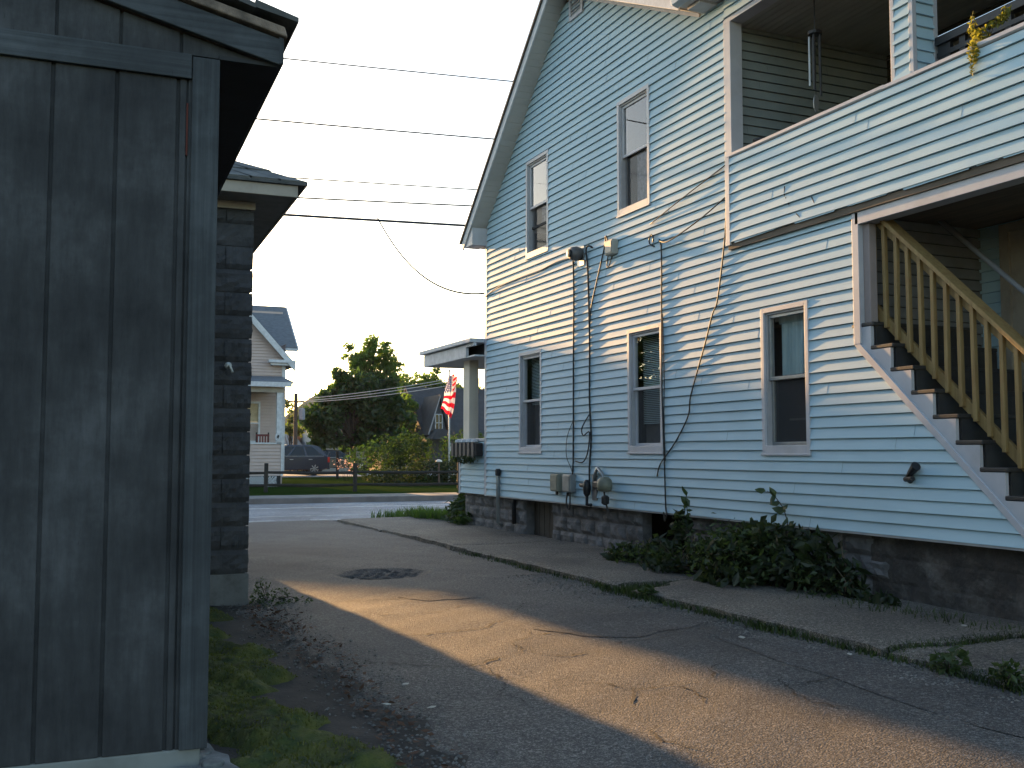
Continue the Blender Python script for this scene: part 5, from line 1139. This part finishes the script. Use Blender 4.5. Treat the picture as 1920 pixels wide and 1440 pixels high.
mb = MB(); mb.box(26.4, 28.3, 69.4, 69.62, 1.75, 2.0); mb.build('window_sill', M_WHITE, dh)
mb = MB(); mb.box(28.8, 29.3, 73.5, 74, 5.5, 7.0); mb.build('chimney', flat('chimney_brick', (.2, .12, .1)), dh)
gable_house('brown_roof_house', 'low house with a brown roof left of the dark slate one', 21.2, 23.3, 72, 80, 2.6, 4.0, flat('pale_wall', (.5, .45, .4)), flat('brown_roof', (.17, .10, .07), .9), 'y', .5)
gh = gable_house('pale_garage', 'pale grey garage half hidden behind the big tree', 16.6, 20.4, 73, 79, 2.3, 3.2, flat('pale_grey_wall', (.42, .43, .44)), M_GREYROOF, 'x')
mb = MB(); mb.box(18.3, 19.1, 72.95, 72.99, .9, 1.9); w_ = mb.build('window', M_WHITE, gh); mb = MB(); mb.quad((18.37, 72.94, .97), (19.03, 72.94, .97), (19.03, 72.94, 1.83), (18.37, 72.94, 1.83)); mb.build('pane', M_GLASSK, w_)
sh_ = gable_house('small_house', 'small low house with a sunlit chimney above the suv roof', 12.6, 15.9, 76, 82, 1.7, 2.5, flat('tan_wall', (.40, .27, .18)), flat('tan_roof', (.33, .30, .27), .9), 'x')
mb = MB(); mb.box(16.1, 16.45, 77.5, 77.9, 1.0, 2.6); mb.build('chimney', flat('sunlit_brick', (.45, .2, .11)), sh_)  # orange of the low sun is put into the brick colour
mb = MB(); mb.box(16.3, 17.3, 79, 79.4, 1.2, 2.3); mb.build('lit_wall', flat('lit_tan', (.6, .45, .28)), sh_)  # sunlight painted in as a paler copy of the tan wall
# ---- poles and wires
def upole(label, x, y, h, arms, transformer=None):
    t = empty('utility_pole', (x, y, -.1), label, 'utility pole', 'utility poles'); mb = MB(); mb.tube([(x, y, -.1), (x, y, h)], [.17 if h > 8 else .13, .11], 10); mb.build('pole', flat('pole_wood', (.075, .062, .052), .9), t)
    for z in arms: mb = MB(); mb.box(x - .06, x + .06, y - .9, y + .9, z, z + .1) if h > 8 else mb.box(x - .5, x + .5, y - .06, y + .06, z, z + .08); mb.build('crossarm', flat('arm_wood', (.16, .12, .1), .9), t)
    if transformer: mb = MB(); mb.lathe((x + .34, y - .1, transformer), [(.05, -.04), (.19, 0), (.19, .58), (.15, .64), (.05, .67)], 14); mb.build('transformer', flat('transformer_grey', (.24, .27, .33), .5), t)
    return t
upole('weathered utility pole with a grey transformer near the big tree', 12.54, 60.5, 4.75, (4.24,), 3.22)
upole('tall utility pole hidden behind the shed side of the street', -9, 24.4, 11.2, (10.0, 9.0))
upole('tall utility pole beyond the far side of the blue house', 24, 24.4, 12.6, (11.5, 10.4))
def wire(label, a, b, r, sag=.12, m=None, group='wires across the sky'):
    mb = MB(); mb.tube(catenary(a, b, sag, 20), r, 5); tag(mb.build('overhead_wire', m or M_CABLE, smooth=True), label, 'wire', group)
M_WIREB = mat('blue_grey_wire', (.03, .04, .055), (.03, .04, .055), 3, .95, spec=0)
M_DROP = mat('drop_wire', (.02, .02, .022), (.02, .02, .022), 3, .95, spec=0)
for lb, p, q, r in (('topmost overhead wire crossing the open sky', (4.49, 10.62), (10.55, 10.94), .016), ('second overhead wire from the top of the sky', (3.95, 9.08), (10.03, 9.35), .019), ('third overhead wire, just above a close pair', (4.84, 7.78), (9.54, 7.98), .016),
                    ('fourth overhead wire, just over the thick bottom one', (5.04, 7.32), (9.4, 7.55), .02), ('thick lowest overhead cable over the driveway end', (4.73, 6.88), (9.25, 7.03), .032), ('hair thin overhead wire between second and third', (4.96, 8.34), (9.59, 8.39), .003)):
    s = (q[1] - p[1]) / (q[0] - p[0]); z = lambda x: p[1] + s * (x - p[0])
    # straight through the middle stretch, sag kept shallow on the long span
    A, B = (-9, 24, z(-9) + .14), (24, 24, z(24) + .14); wire(lb, A, B, r, .16, M_WIREB)
wire('service drop curving down from the thick cable to the house corner', (6.9, 24, 7.0), (6.36, 15.62, 3.92), 0.016, .55, M_DROP, 'service drops to the blue house')
wire('faint second service drop to the house corner', (9.3, 24, 7.02), (6.34, 15.62, 4.05), .004, .2, M_CABLEW, 'service drops to the blue house')
M_WIREL = flat('pale_wire', (.55, .52, .48), .4)
for lb, a, b in (('pale wire in front of the big tree, highest of three', (12.54, 60.5, 4.4), (22.6, 56, 6.0)), ('pale wire in front of the big tree, middle of three', (12.54, 60.5, 4.28), (20.9, 54, 5.5)), ('pale wire in front of the big tree, lowest of three', (12.54, 60.5, 4.2), (20.9, 54, 5.25))):
    wire(lb, a, b, .022, .18, M_WIREL, 'pale wires by the big tree')
# ---- hill
def hill_z(x, y): return 62 * math.exp(-((x - 235) / 62) ** 2 - ((y - 900) / 140) ** 2) + 20 * math.exp(-((x - 330) / 120) ** 2 - ((y - 980) / 120) ** 2) + 14 * math.exp(-((x - 120) / 80) ** 2 - ((y - 1000) / 120) ** 2) - 6 + 1.0 * ns(x, y, .05)
structure(grid('hill', mat('hill_forest', (.022, .05, .045), (.016, .038, .036), .05, .95, spec=0), -100, 600, 620, 1300, 90, 70, hill_z))

# ---- the evening air
m = bpy.data.materials.new('haze_air'); m.use_nodes = True; nt = m.node_tree; nt.nodes.clear()
out = N(nt, 'ShaderNodeOutputMaterial'); pv = N(nt, 'ShaderNodeVolumePrincipled', Density=.00012, Anisotropy=.1); pv.inputs['Color'].default_value = (.93, .95, .97, 1)
nt.links.new(pv.outputs[0], out.inputs['Volume'])
mb = MB(); mb.box(-905, 905, -65, 1505, -1.6, 72); tag(mb.build('haze', m, loc=(0, 0, -1.6)), kind='stuff')
